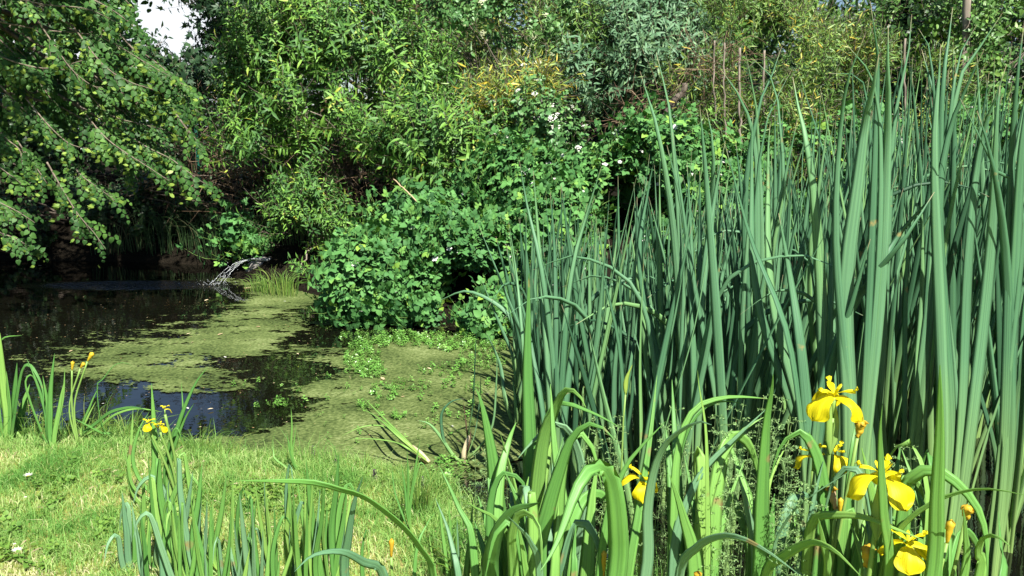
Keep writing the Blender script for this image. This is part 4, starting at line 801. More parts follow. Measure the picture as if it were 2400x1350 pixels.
iris_plant(1240, 1.75, [([(945 + 170, 910), (1130, 950), (1153, 1067), (1168, 1200), (1190, 1350)], 36, 1.75), ([(1240, 640), (1236, 850), (1240, 1000), (1245, 1200)], 30, 1.8),
    ([(1373, 955), (1360, 930), (1338, 913), (1318, 922), (1298, 967), (1273, 1033), (1255, 1200)], 34, 1.55), ([(1455, 1003), (1415, 980), (1370, 960), (1310, 945), (1275, 1000), (1250, 1180)], 20, 1.6),
    ([(1215, 1073), (1243, 1040), (1290, 997), (1320, 998), (1345, 1030), (1365, 1120), (1350, 1300)], 26, 1.7, 'b')], 'yellow flag iris clump whose tall straight blade stands before the left cattail fan')
iris_plant(1290, 1.5, [([(1440, 1030), (1412, 1002), (1378, 994), (1340, 1027), (1312, 1100), (1282, 1200), (1255, 1330)], 38, 1.4), ([(1267, 1337), (1298, 1287), (1325, 1220), (1350, 1150), (1383, 1100), (1415, 1097), (1436, 1133), (1448, 1233), (1445, 1350)], 46, 1.25),
    ([(1560, 988), (1500, 1050), (1460, 1107), (1420, 1230)], 20, 1.5), ([(1668, 996), (1640, 988), (1600, 1006), (1560, 1040), (1533, 1100), (1517, 1200), (1513, 1350)], 28, 1.3, 'b'),
    ([(1290, 900), (1300, 1050), (1325, 1250)], 26, 1.65), ([(1400, 1080), (1385, 1200), (1375, 1350)], 40, 1.6), ([(1540, 880), (1520, 1050), (1480, 1300)], 20, 1.7)], 'yellow flag iris with the broadest leaves arching over in the centre foreground')
iris_plant(1190, 1.6, [([(1265, 1178), (1240, 1185), (1205, 1195), (1172, 1235), (1155, 1285), (1150, 1350)], 38, 1.4), ([(1087, 1173), (1120, 1193), (1165, 1220), (1200, 1300)], 16, 1.5), ([(1030, 1093), (1053, 1140), (1080, 1200), (1102, 1240), (1115, 1350)], 20, 1.7),
    ([(1020, 1167), (1047, 1233), (1062, 1290), (1075, 1350)], 17, 1.7, 'b'), ([(1210, 990), (1193, 1033), (1170, 1130), (1160, 1300)], 34, 1.8), ([(1235, 1210), (1228, 1140), (1210, 1116), (1175, 1112), (1150, 1180), (1150, 1330)], 22, 1.6),
    ([(1140, 1040), (1150, 1150), (1165, 1300)], 24, 1.8)], 'iris clump at the pond edge with one leaf curled over like a hook')
iris_plant(1255, 1.45, [([(1270, 1345), (1268, 1260), (1258, 1222), (1238, 1203), (1215, 1205), (1200, 1260), (1205, 1350)], 28, 1.3), ([(1190, 1210), (1217, 1237), (1243, 1270), (1265, 1350)], 22, 1.35, 'b'), ([(1310, 1180), (1305, 1260), (1300, 1350)], 34, 1.5),
    ([(1350, 1230), (1345, 1300), (1345, 1350)], 30, 1.5)], 'low iris clump of short bent leaves at the bottom of the photo')
iris_plant(1650, 1.5, [([(1635, 868), (1638, 905), (1653, 1000), (1657, 1133), (1657, 1350)], 21, 1.45), ([(1873, 1347), (1800, 1293), (1735, 1260), (1683, 1257), (1633, 1283), (1592, 1350)], 22, 1.2, 'b'),
    ([(1800, 935), (1740, 930), (1680, 935), (1625, 962), (1590, 1050), (1580, 1200)], 22, 1.6), ([(1735, 945), (1690, 940), (1640, 965), (1600, 1040), (1575, 1200)], 20, 1.6), ([(1800, 955), (1720, 1030), (1650, 1100), (1605, 1190), (1580, 1300)], 22, 1.55, 'b'),
    ([(1790, 978), (1740, 1010), (1690, 1080), (1652, 1200), (1630, 1350)], 30, 1.6), ([(1575, 890), (1580, 1000), (1590, 1200)], 24, 1.7), ([(1560, 1000), (1575, 1150), (1590, 1330)], 40, 1.7)], 'iris clump behind the feathery grass with one narrow upright blade')
iris_plant(1790, 1.55, [([(1812, 878), (1808, 917), (1795, 1000), (1785, 1167), (1780, 1350)], 38, 1.4), ([(1850, 1030), (1820, 1090), (1800, 1150), (1790, 1300)], 20, 1.65), ([(2017, 1350), (1960, 1293), (1917, 1272), (1883, 1277), (1833, 1307), (1795, 1350)], 26, 1.25),
    ([(1930, 1080), (1905, 1180), (1890, 1270), (1870, 1350)], 22, 1.6, 'b'), ([(2015, 1090), (1900, 1163), (1855, 1205), (1810, 1300)], 7, 1.4, 'b'), ([(1880, 1130), (1860, 1200), (1830, 1350)], 36, 1.7)], 'iris clump with one broad straight blade left of the top yellow flower')
iris_plant(1960, 1.6, [([(1918, 1215), (1927, 1267), (1938, 1350)], 26, 1.3), ([(2170, 1268), (2067, 1227), (2017, 1210), (1950, 1207), (1905, 1222), (1890, 1330)], 24, 1.35), ([(2005, 1000), (1997, 1050), (1988, 1200), (1983, 1350)], 32, 1.7), ([(2020, 1230), (2010, 1290), (2000, 1350)], 40, 1.6),
    ([(1950, 1230), (1965, 1290), (1970, 1350)], 34, 1.6), ([(2060, 1110), (2040, 1200), (2020, 1350)], 30, 1.7)], 'yellow flag iris carrying the highest open flower')
iris_plant(2075, 1.5, [([(2068, 950), (2062, 1033), (2070, 1200), (2082, 1350)], 31, 1.2), ([(2400, 1160), (2333, 1147), (2283, 1147), (2217, 1163), (2150, 1200), (2100, 1252), (2070, 1340)], 20, 1.3), ([(2110, 1150), (2105, 1250), (2095, 1350)], 30, 1.65), ([(2160, 1290), (2120, 1230), (2080, 1215), (2050, 1260), (2045, 1350)], 24, 1.5)], 'iris whose narrow blade crosses in front of the big yellow flower')
iris_plant(2200, 1.45, [([(2203, 855), (2202, 1000), (2195, 1167), (2185, 1350)], 38, 1.2), ([(2315, 1350), (2310, 1250), (2287, 1183), (2250, 1140), (2210, 1107), (2173, 1100), (2135, 1120), (2120, 1180)], 34, 1.35), ([(2257, 1190), (2262, 1250), (2258, 1350)], 28, 1.3),
    ([(2367, 1280), (2335, 1256), (2305, 1260), (2292, 1295), (2297, 1350)], 36, 1.3), ([(2170, 1150), (2160, 1250), (2150, 1350)], 28, 1.6), ([(2340, 1200), (2345, 1280), (2350, 1350)], 26, 1.7)], 'iris with the longest upright blade, right of the lower yellow flowers')
iris_plant(880, 1.7, [([(560, 1127), (633, 1127), (733, 1130), (800, 1147), (850, 1162), (900, 1195), (950, 1238), (987, 1285), (1017, 1350)], 27, 1.5), ([(850, 1117), (830, 1180), (817, 1260), (808, 1350)], 22, 1.6, 'b'), ([(690, 1340), (733, 1302), (800, 1293), (852, 1317), (900, 1350)], 22, 1.45, 'b'),
    ([(1020, 1200), (1000, 1230), (975, 1300)], 10, 1.8), ([(870, 1260), (860, 1240), (850, 1280), (850, 1350)], 12, 1.7)], 'iris with one very long blade bowed low across the lawn')
# fans of younger blades along the bottom
FAN = [(385, 2.25, 1105, 9), (430, 2.1, 1120, 9), (470, 2.3, 1090, 8), (540, 2.0, 1160, 7), (605, 1.95, 1190, 7), (660, 2.05, 1150, 8), (715, 1.95, 1120, 8), (760, 2.05, 1110, 8), (340, 2.35, 1130, 6), (500, 1.9, 1200, 6), (1075, 1.85, 1190, 5)]
for i, (px, D, yt, n) in enumerate(FAN):
    lv = []
    n += 4
    for j in range(n):
        f = (j + .5) / n - .5; dx = f * ri.uniform(60, 220) + ri.normal(scale=12); y = yt - 55 + abs(f) * 130 + ri.uniform(-20, 140); w = ri.uniform(8, 16); dx += ri.normal(scale=14)
        if ri.uniform() < .12: b = [(px + dx * 1.5, y + 60), (px + dx * 1.35, y + 15), (px + dx, y), (px + dx * .6, y + 90)]
        else: b = [(px + dx, y), (px + dx * .8, y + 90), (px + dx * .5, y + 190)]
        lv.append((b, w, D - ri.uniform(-.05, .1), 'b' if ri.uniform() < .25 else 'g'))
    iris_plant(px, D, lv, 'young iris fan of narrow upright blades growing out of the lawn at the bottom', 'young iris fans along the bottom')
iris_plant(28, 3.45, [([(0, 780), (6, 880), (18, 980), (22, 1040)], 17, 3.4), ([(40, 850), (33, 950), (30, 1040)], 16, 3.4), ([(103, 960), (98, 905), (72, 858), (52, 870), (36, 960), (32, 1040)], 9, 3.3), ([(70, 900), (55, 950), (38, 1040)], 14, 3.5), ([(-25, 850), (-8, 940), (12, 1040)], 16, 3.4),
    ([(15, 870), (22, 950), (28, 1040)], 18, 3.4), ([(52, 786), (5, 795), (-10, 850), (5, 950)], 6, 3.4)], 'sturdy iris clump cut by the left picture edge', 'irises at the left pond margin')
iris_plant(125, 3.3, [([(100, 880), (112, 950), (122, 1045)], 9, 3.3), ([(128, 828), (120, 900), (118, 960), (124, 1045)], 10, 3.3), ([(150, 895), (140, 950), (128, 1045)], 9, 3.3), ([(152, 860), (148, 930), (130, 1045)], 7, 3.3), ([(62, 840), (80, 880), (105, 960), (120, 1045)], 7, 3.35), ([(95, 925), (75, 880), (60, 900), (85, 980), (118, 1045)], 6, 3.3)],
    'iris clump with yellow buds leaning right over the pond', 'irises at the left pond margin')
iris_plant(362, 2.75, [([(355, 898), (361, 1000), (363, 1080), (362, 1140)], 13, 2.75), ([(312, 958), (308, 1030), (303, 1120), (330, 1180)], 12, 2.8), ([(350, 965), (325, 1010), (312, 1080)], 8, 2.75), ([(425, 895), (428, 980), (410, 1040), (385, 1120)], 6, 2.8), ([(488, 858), (455, 905), (420, 990), (390, 1100)], 9, 2.75),
    ([(455, 945), (430, 990), (400, 1080)], 7, 2.7), ([(435, 1055), (415, 1005), (400, 1030), (385, 1110)], 8, 2.7), ([(290, 1040), (298, 1080), (320, 1150)], 8, 2.75)], 'iris clump with small yellow flowers against the blue water', 'irises at the left pond margin')
iris_plant(205, 3.4, [([(350, 962), (310, 955), (262, 965), (228, 990), (195, 1022)], 7, 3.2), ([(380, 965), (320, 958), (270, 972), (235, 1000), (200, 1028)], 5, 3.3), ([(172, 980), (210, 1000), (240, 1015), (262, 1018)], 5, 3.3), ([(232, 905), (212, 950), (195, 1010)], 6, 3.4), ([(225, 940), (205, 980), (192, 1020)], 5, 3.4)],
    'collapsed iris leaves bowed flat over the water edge', 'irises at the left pond margin')
iris_plant(262, 3.3, [([(320, 868), (300, 852), (270, 855), (240, 890), (228, 905), (235, 980)], 3, 3.3)], 'single thin blade arched over the algae', 'irises at the left pond margin')
iris_plant(685, 3.05, [([(682, 955), (684, 1000), (683, 1050)], 5, 3.05), ([(672, 1010), (676, 1040), (680, 1060)], 4, 3.05), ([(694, 990), (690, 1030), (686, 1060)], 4, 3.05), ([(640, 1030), (641, 1060), (650, 1080)], 4, 3.1)], 'small upright iris sprout at the middle of the lawn edge', 'iris sprouts on the lawn edge')
iris_plant(955, 2.55, [([(954, 1055), (957, 1130), (957, 1210)], 7, 2.55), ([(940, 1085), (950, 1150), (956, 1210)], 6, 2.55), ([(985, 1030), (972, 1110), (960, 1210)], 7, 2.55), ([(918, 1090), (925, 1150), (945, 1210)], 4, 2.6), ([(1010, 1150), (1003, 1110), (985, 1085), (970, 1140), (960, 1200)], 3, 2.6)],
    'pale yellow-green iris sprout beside the purple flower spikes', 'iris sprouts on the lawn edge')
# white-based iris leaves lying in the pond
bp = G(1004, 1084, .01); e = empty('uprooted_iris', bp, 'uprooted iris leaves with a white base lying on the green pond', 'iris leaves')
for k, (b, w) in enumerate([([(852, 932), (880, 960), (930, 1010)], 7), ([(800, 1022), (850, 1000), (900, 1000), (950, 1040)], 6), ([(865, 980), (900, 990), (945, 1030)], 9), ([(812, 1030), (860, 1028), (920, 1035), (955, 1050)], 5), ([(840, 955), (880, 975), (930, 1020)], 5)]):
    pts = [bp * 0] + [G(x, y, .02 + .05 * (len(b) - i) / len(b) + .02 * k) - bp for i, (x, y) in enumerate(b[::-1])]; A = Acc(); ribbon(A, smooth_pts(pts, 16), taper(16, w * 3.3 / F, .5, .9), nrm(np.array((.1, -.6, .8))), .0012, 0, .8, .1); A.build('leaf', M['iris'], e)
A = Acc(); v, f = tube_mesh([(0, 0, 0), G(985, 1065, .03) - bp, G(965, 1048, .05) - bp], [.012, .016, .012], 8); A.add(v, f, 0, .9, .3); A.build('stem_base', M['whitestone'] if False else M['withered'], e)
# broken stub with bent leaf in the pond
sp = G(1088, 1085, 0); e = empty('broken_reed', sp, 'broken brown reed stub with a few thin stalks standing in the green pond', 'reed')
for k, (b, w, m) in enumerate([([(1117, 765), (1113, 850), (1108, 950), (1095, 1030)], 4, 'cattail'), ([(1128, 850), (1124, 940), (1112, 1020)], 3, 'cattail'), ([(1086, 940), (1093, 1000), (1096, 1040)], 4, 'dead'), ([(1105, 1000), (1100, 1040)], 4, 'dead'), ([(1165, 820), (1163, 900), (1150, 1010)], 6, 'cattail'),
        ([(1088, 935), (1060, 940), (1035, 970), (1040, 1030), (1062, 1070)], 8, 'cattail'), ([(978, 985), (1005, 993), (1030, 1020), (1065, 1070)], 9, 'cattail')]):
    D = sp[1]; pts = [np.zeros(3)] + [P(x, y, D - .0 * i) - sp for i, (x, y) in enumerate(b[::-1])]; A = Acc(); ribbon(A, smooth_pts(pts, 16), taper(16, w * D / F, .5, .9), nrm(np.array((.2, -1, .3))), .0015, 0, ri.uniform(), .0); A.build('stalk' if m == 'dead' else 'leaf', M[m], e)
A = Acc(); v, f = tube_mesh([(0, 0, -.05), (.0, 0, .05), (.02, 0, .12)], [.014, .012, .007], 8); v += ri.normal(scale=.0012, size=v.shape); A.add(v, f, 0, .9); A.build('stub', M['withered'], e)

# ------------------------------------------------------------------ iris flowers
def petal(acc, base, out, L_, W, arch, droop, claw=.3, tint=.7, ruffle=.12, seed=0, cup=.25, mat=0):
    """one broad drooping petal: out = horizontal direction it leaves along"""
    nu, nv = 14, 9; r = np.random.default_rng(seed); out = nrm(np.array(out, float)); up = np.array((0, 0, 1.0)); side = np.cross(out, up); V = np.zeros((nu, nv, 3)); pos = np.array(base, float); ph = r.uniform(0, 6)
    for i in range(nu):
        t = i / (nu - 1); an = arch - (arch + droop) * min(1, (t * 1.25)) ** 1.1
        d = out * math.cos(an) + up * math.sin(an); nn = np.cross(side, d)
        if i: pos = pos + d * L_ / (nu - 1)
        w = W * (.16 + .84 * np.clip((t - claw * .4) / (1 - claw), 0, 1) ** .7) * math.sqrt(max(0, 1 - max(0, (t - .62) / .385) ** 2.2)) if t < 1 else .0
        for j in range(nv):
            s = (j / (nv - 1) - .5) * 2; V[i, j] = pos + side * s * w / 2 + nn * (-cup * abs(s) ** 2 * w * .5 + ruffle * W * t * math.sin(s * 7 + ph + t * 3) * abs(s) + .035 * W * math.sin(s * 15 + ph * 2) * t + .05 * W * math.sin(t * 9 + ph) * s) 
    idx = np.arange(nu * nv).reshape(nu, nv); a, b, c, d = idx[:-1, :-1].ravel(), idx[:-1, 1:].ravel(), idx[1:, 1:].ravel(), idx[1:, :-1].ravel()
    acc.add(V.reshape(-1, 3), np.concatenate([np.stack([a, b, c], 1), np.stack([a, c, d], 1)]), mat, tint, np.repeat(np.linspace(.3, .8, nu), nv), np.tile(np.linspace(-1.6, 1.6, nv), nu))
def flag_flower(e, at, root, size, rot, seed, falls=(1, 1, 1), tilt=(0, 0)):
    """three falls, three standards, three style arms and the green tube; at = top of the ovary"""
    fl = empty('flower', at - root, None, None); fl.parent = e; del_keys = [k for k in ('label', 'category') if k in fl.keys()]
    for k in del_keys: del fl[k]
    fl.rotation_euler = (tilt[0], tilt[1], 0)
    for k in range(3):
        a = rot + k * 2.094; o = (math.cos(a), math.sin(a), 0)
        if falls[k]: A = Acc(); petal(A, (0, 0, 0), o, size * .80, size * .66, .55, 1.35, .3, .3 + .15 * k, .10, seed + k); A.build('petal', M['yellow'], fl)
        A = Acc(); a2 = a + 1.047; petal(A, (0, 0, .002), (math.cos(a2), math.sin(a2), 0), size * .3, size * .09, 1.3, -.8, .2, .6, .1, seed + 10 + k); A.build('petal', M['yellow'], fl)
        A = Acc(); petal(A, (0, 0, .006), o, size * .42, size * .16, .75, -.05, .1, .8, .2, seed + 20 + k, -.4); petal(A, (np.array(o) * size * .34 + np.array((0, 0, size * .2))), o, size * .12, size * .15, 1.2, -.6, .1, .9, .4, seed + 30 + k); A.build('petal', M['yellow'], fl)
    A = Acc(); v, f = tube_mesh([(0, 0, -size * .42), (0, 0, -size * .2), (0, 0, 0)], [size * .045, size * .05, size * .06], 8); A.add(v, f, 0, .6); A.build('tube', M['stalk'], fl)
    return fl
def stalk_to(e, root, at, px_path=None, r=.0042, bract=True, size=.09):
    top = at - np.array((0, 0, size * .42)); pts = [np.zeros(3), (top - root) * .5 + np.array((.01, 0, 0)), top - root]
    A = Acc(); v, f = tube_mesh(smooth_pts(pts, 12), np.linspace(r * 1.1, r, 12), 8); A.add(v, f, 0, .5); A.build('stalk', M['stalk'], e)
    if bract:
        A = Acc(); t = top - root
        for s in (-1, 1): ribbon(A, [t + np.array((0, 0, -.075)), t + np.array((s * .006, -.003, -.045)), t + np.array((s * .007, -.002, -.01)), t + np.array((s * .004, 0, .03))], [.006, .016, .014, .001], (0.2 * s, -1, .1), .002, 0, .7)
        A.build('bract', M['stalk'], e)
def flower_plant(label, px, py, D, size, rot, seed, rootpx, falls=(1, 1, 1), tilt=(0, 0), bract=True, grp='open yellow iris flowers'):
    at = P(px, py, D); xr = (rootpx - 1200) / F * (D + .05); root = np.array((xr, D + .05, max(gz(xr, D + .05), -.05))); e = empty('iris_flower_stem', root, label, 'iris flower', grp)
    stalk_to(e, root, at, bract=bract, size=size); flag_flower(e, at, root, size, rot, seed, falls, tilt); return e, root
flower_plant('highest open yellow iris flower, drooping broad petals against the dark cattails', 1955, 932, 1.62, .100, -.55, 1, 1935, tilt=(.1, 0))
flower_plant('crumpled yellow iris flower seen from the side, lower left of the highest flower', 1908, 1072, 1.66, .07, 2.9, 2, 1925, falls=(1, 0, 0), bract=False)
flower_plant('yellow iris flower showing one broad petal right beside a green stalk', 1956, 1066, 1.72, .075, -1.35, 3, 1975, falls=(1, 0, 0), bract=False)
flower_plant('largest yellow iris flower, crossed by a narrow green blade', 2066, 1120, 1.42, .102, -1.15, 4, 2040)
flower_plant('lowest yellow iris flower at the bottom edge between two tall blades', 2128, 1278, 1.42, .086, -1.9, 5, 2120)
flower_plant('yellow iris flower half hidden behind a dark arching leaf', 1504, 1125, 1.62, .075, .6, 6, 1500, tilt=(.1, .2))
def bud(label, px, py, D, L_, r, mat, rootpx, lean=0.0, knob=False, cat='iris bud', grp='iris buds and faded flowers'):
    at = P(px, py, D); xr = (rootpx - 1200) / F * D; root = np.array((xr, D, max(gz(xr, D), -.05))); e = empty('iris_bud_stem', root, label, cat, grp); d = nrm(np.array((lean, 0, 1.0))); b = at - d * L_ - root
    A = Acc(); v, f = tube_mesh(smooth_pts([np.zeros(3), b * .5 + np.array((-lean * .05, 0, 0)), b], 10), [.0035] * 10, 7); A.add(v, f, 0, .6); A.build('stalk', M['stalk'], e)
    A = Acc(); ts = np.linspace(0, 1, 9); rr = r * (np.sin(np.clip(ts * 1.1 + .25, 0, 2.8)) if not knob else (.35 + .9 * ts - .5 * ts ** 3)); rr[-1] = r * (.12 if not knob else .5)
    q = np.array([b + d * L_ * t for t in ts]); v, f = tube_mesh(q, rr, 9); v += ri.normal(scale=r * (.06 if not knob else .12), size=v.shape); A.add(v, f, 0, ri.uniform(.2, .8)); A.build('bud', M[mat], e)
    if knob:
        A = Acc()
        for k in range(4): a = k * 1.57; petal(A, at - root - d * .004, (math.cos(a), math.sin(a), 0), .016, .012, 1.1, 1.2, .1, .3, .5, k); 
        A.build('petal_remains', M['orange'], e)
bud('withered orange knob on a leaning green stalk right of the highest flower', 2020, 985, 1.62, .035, .011, 'orange', 1990, .18, True)
bud('slim yellow bud standing just above the arching leaf under the top flowers', 1971, 1166, 1.6, .035, .006, 'orange', 1972)
bud('pale withered iris bloom hanging beside the slim yellow bud', 1945, 1140, 1.6, .05, .009, 'withered', 1962, -.3, True)
bud('pointed orange bud between the two tallest blades and the right edge', 2230, 1218, 1.4, .045, .008, 'orange', 2212, .1)
bud('faded orange iris head on a stalk at the bottom right', 2270, 1185, 1.42, .025, .011, 'orange', 2255, .1, True)
bud('orange withered flower left of the lowest yellow flower', 2035, 1280, 1.45, .04, .013, 'orange', 2030, 0, True)
bud('pointed yellow bud alone at the bottom centre of the lawn edge', 918, 1262, 1.75, .045, .0065, 'orange', 905, .05)
bud('half hidden yellow bud at the bottom between iris leaves', 1416, 1288, 1.5, .06, .006, 'orange', 1420)
bud('tiny yellow bud tip peeping over the bottom picture edge', 1636, 1338, 1.4, .03, .008, 'orange', 1640)
bud('orange-yellow bud leaning right at the left pond margin, highest of three', 218, 826, 3.3, .045, .010, 'orange', 130, .7, grp='buds at the left pond margin')
bud('small yellow bud below the highest bud at the left pond margin', 198, 850, 3.3, .03, .009, 'orange', 128, .8, grp='buds at the left pond margin')
bud('short upright orange bud leftmost of three at the left pond margin', 171, 846, 3.3, .04, .008, 'orange', 126, .2, grp='buds at the left pond margin')
for k, (x, y, s, lab) in enumerate([(348, 993, .05, 'small round yellow iris flower left of a thick blade, blue water behind'), (375, 1000, .045, 'small yellow iris flower tucked right of the thick blade'), (386, 960, .04, 'little orange-yellow iris head above the other small flowers')]):
    flower_plant(lab, x, y, 2.7, s, -1.4 + k, 40 + k, 368, falls=(1, k != 2, 0), bract=False, grp='small iris flowers at the left')
# lime-yellow drying leaf tips in the reeds
for (x0, y0, x1, y1, w, lab) in [(1482, 860, 1462, 1060, 12, 'thin stalk with a drying lime-yellow leaf in front of the cattails')]:
    root = P(x1 - 5, 1300, 1.9); root[2] = 0; e = empty('yellowing_reed', root, lab, 'reed leaf'); A = Acc(); ribbon(A, smooth_pts([P(1466, 925, 1.9) - root, P(1468, 890, 1.9) - root, P(1482, 855, 1.9) - root], 10), [.002, .009, .012, .013, .012, .01, .008, .005, .003, .001], (.2, -1, .2), .001, 0, .9); A.build('leaf', M['bract'], e)
    A = Acc(); v, f = tube_mesh(smooth_pts([np.zeros(3), P(1457, 1080, 1.9) - root, P(1466, 925, 1.9) - root], 10), .0022, 6); A.add(v, f, 0, .8); A.build('stalk', M['stalk'], e)

# ------------------------------------------------------------------ flowering grasses
def panicle_grass(px, D, tops, label, seed, spread=.055):
    r = np.random.default_rng(seed); x = (px - 1200) / F * D; root = np.array((x, D, max(gz(x, D), -.03))); e = empty('meadow_grass', root, label, 'grass plant', 'flowering grasses among the irises')
    for (tx, ty) in tops:
        tip = P(tx, ty, D + r.uniform(-.12, .12)) - root; q = smooth_pts([np.zeros(3), tip * .55 + np.array((r.normal(scale=.02), r.normal(scale=.02), 0)), tip], 22); A = Acc(); v, f = tube_mesh(q, np.linspace(.0012, .0003, 22), 4); A.add(v, f, 0, .6); A.build('culm', M['panicle'], e)
        B = Acc(); top = q[int(22 * .55):]
        for i in range(0, len(top)):
            t = i / len(top)
            for _ in range(r.integers(3, 6)):
                a = r.uniform(0, 6.28); l = spread * (1 - t * .8) * r.uniform(.4, 1.1); d = nrm(np.array((math.cos(a), math.sin(a), r.uniform(-.1, .6)))); b0 = top[i]; b1 = b0 + d * l * .6; b2 = b1 + (d + np.array((0, 0, -.35))) * l * .4
                v, f = tube_mesh(np.array([b0, b1, b2]), [.0004, .0003, .0002], 3); B.add(v, f, 0, .5)
                for u in np.linspace(.35, 1, 6):
                    c = b0 + (b1 - b0) * min(1, u / .6) if u < .6 else b1 + (b2 - b1) * (u - .6) / .4
                    dd = nrm(r.normal(size=3) + d); s = nrm(np.cross(dd, r.normal(size=3))) * .0011; ll = dd * .0055
                    n_ = np.cross(s, dd) * .8; B.add(np.array([c, c + ll * .5 + s, c + ll, c + ll * .5 - s, c + ll * .5 + n_]), np.array([(0, 1, 4), (1, 2, 4), (2, 3, 4), (3, 0, 4)]), 0, r.uniform(), .5)
        B.build('panicle', M['panicle'], e)
    A = Acc()
    for _ in range(10):
        a = r.uniform(0, 6.28); h = r.uniform(.25, .5); d = np.array((math.cos(a), math.sin(a), 0)); ribbon(A, smooth_pts([np.zeros(3), d * h * .15 + np.array((0, 0, h * .6)), d * h * .5 + np.array((0, 0, h * .85))], 8), taper(8, .004, .5), (0, -1, .3), .0003, 0, r.uniform(.2, .9))
    A.build('blades', M['tallgrass'], e)
def tops(cx, cy, sx, sy, n, s): r = np.random.default_rng(s); return [(cx + r.uniform(-sx, sx), cy + r.uniform(-sy, sy)) for _ in range(n)]
panicle_grass(1570, 1.75, tops(1580, 1010, 50, 50, 8, 1), 'feathery flowering grass left of the broad straight iris blade', 1)
panicle_grass(1700, 1.7, tops(1710, 1000, 50, 60, 9, 2), 'thick bunch of flowering grass right of the narrow upright iris blade', 2)
panicle_grass(1830, 1.7, tops(1850, 1040, 40, 70, 7, 3), 'airy flowering grass left of the crumpled yellow flower', 3)
panicle_grass(1640, 1.55, tops(1650, 1130, 80, 60, 7, 4), 'low flowering grass in front of the iris clump right of centre', 4)
panicle_grass(1870, 1.5, tops(1880, 1160, 60, 40, 6, 5), 'low flowering grass under the crumpled yellow flower', 5)
panicle_grass(1110, 1.9, tops(1130, 1080, 60, 70, 6, 6), 'thin flowering grass beside the left iris blades at the pond edge', 6)
panicle_grass(1400, 1.8, tops(1420, 1000, 50, 40, 6, 7), 'wispy flowering grass behind the biggest arching leaf', 7)
panicle_grass(2130, 1.8, tops(2110, 1060, 30, 50, 4, 8), 'sparse flowering grass right of the largest yellow flower', 8)
panicle_grass(1480, 1.6, tops(1470, 1150, 50, 50, 5, 9), 'short flowering grass under the dark arching leaf', 9)
panicle_grass(1780, 1.9, tops(1790, 960, 50, 40, 5, 10), 'tallest flowering grass against the cattail stems', 10)

# ------------------------------------------------------------------ lawn grass
def grass_patch(acc, pts, hgt, wid, rng, tint=None, lean=.5):
    n = len(pts); a = rng.uniform(0, 6.28, n); d = np.stack([np.cos(a), np.sin(a), np.zeros(n)], 1); ln = rng.uniform(.1, lean, n)[:, None] * 1.3; b = rng.uniform(0, 6.28, n); s = np.stack([np.cos(b), np.sin(b), np.zeros(n)], 1) * (wid / 2)[:, None]
    up = np.array((0, 0, 1.0)); h = hgt[:, None]; p1 = pts + up * h * .5 + d * h * ln * .25; p2 = pts + up * h * (1 - ln * .25) * .9 + d * h * ln * .95
    V = np.stack([pts - s, pts + s, p1 - s * .8, p1 + s * .8, p2], 1).reshape(-1, 3); base = (np.arange(n) * 5)[:, None]
    Fc = np.concatenate([base + np.array([[0, 1, 3]]), base + np.array([[0, 3, 2]]), base + np.array([[2, 3, 4]])]); t = np.repeat(rng.uniform(0, 1, n) if tint is None else tint, 5); acc.add(V, Fc, 0, t, .5)
rg = np.random.default_rng(8)
def lawn_pts(n, x0, x1, y0, y1, cond):
    x = rg.uniform(x0, x1, n); y = rg.uniform(y0, y1, n); sd = pond_sd(x, y); k = cond(sd); x, y, sd = x[k], y[k], sd[k]; return np.stack([x, y, ground_z(x, y)], 1), sd
A = Acc()
p, sd = lawn_pts(150000, -2.9, .5, 1.9, 4.1, lambda s: s > -.01)
cl = np.array([nz(q[0], q[1], 0, 3.2) + .5 * nz(q[0], q[1], 5, 9) for q in p]); hgt = (.016 + .034 * np.clip(cl + .4, 0, 1) + .075 * np.exp(-np.clip(sd, 0, 9) / .16) * rg.uniform(.2, 1.1, len(p))) * rg.uniform(.6, 1.4, len(p))
grass_patch(A, p, hgt, rg.uniform(.0018, .0036, len(p)), rg, np.clip(np.clip(.52 - .75 * cl, 0, 1) * (1 - .45 * np.exp(-np.clip(sd, 0, 9) / .25)) + rg.normal(scale=.2, size=len(p)), 0, 1), .9)
p, sd = lawn_pts(26000, -5, 3.0, .2, 3.4, lambda s: s > .0)
grass_patch(A, p, rg.uniform(.03, .07, len(p)), rg.uniform(.003, .005, len(p)), rg, None, .8)
p, sd = lawn_pts(9000, -4.5, .6, 2.0, 4.3, lambda s: (s > -.04) & (s < .22)); k = np.array([nz(q[0], q[1], 2, 4) for q in p]) > -.1; p = p[k]
grass_patch(A, p, rg.uniform(.08, .2, len(p)), rg.uniform(.002, .0035, len(p)), rg, rg.uniform(0, .6, len(p)), .8)
tag(A.build('lawn_grass', M['grass'], smooth=False), 'sunlit mown lawn grass growing longer towards the pond edge', 'grass', kind='stuff')
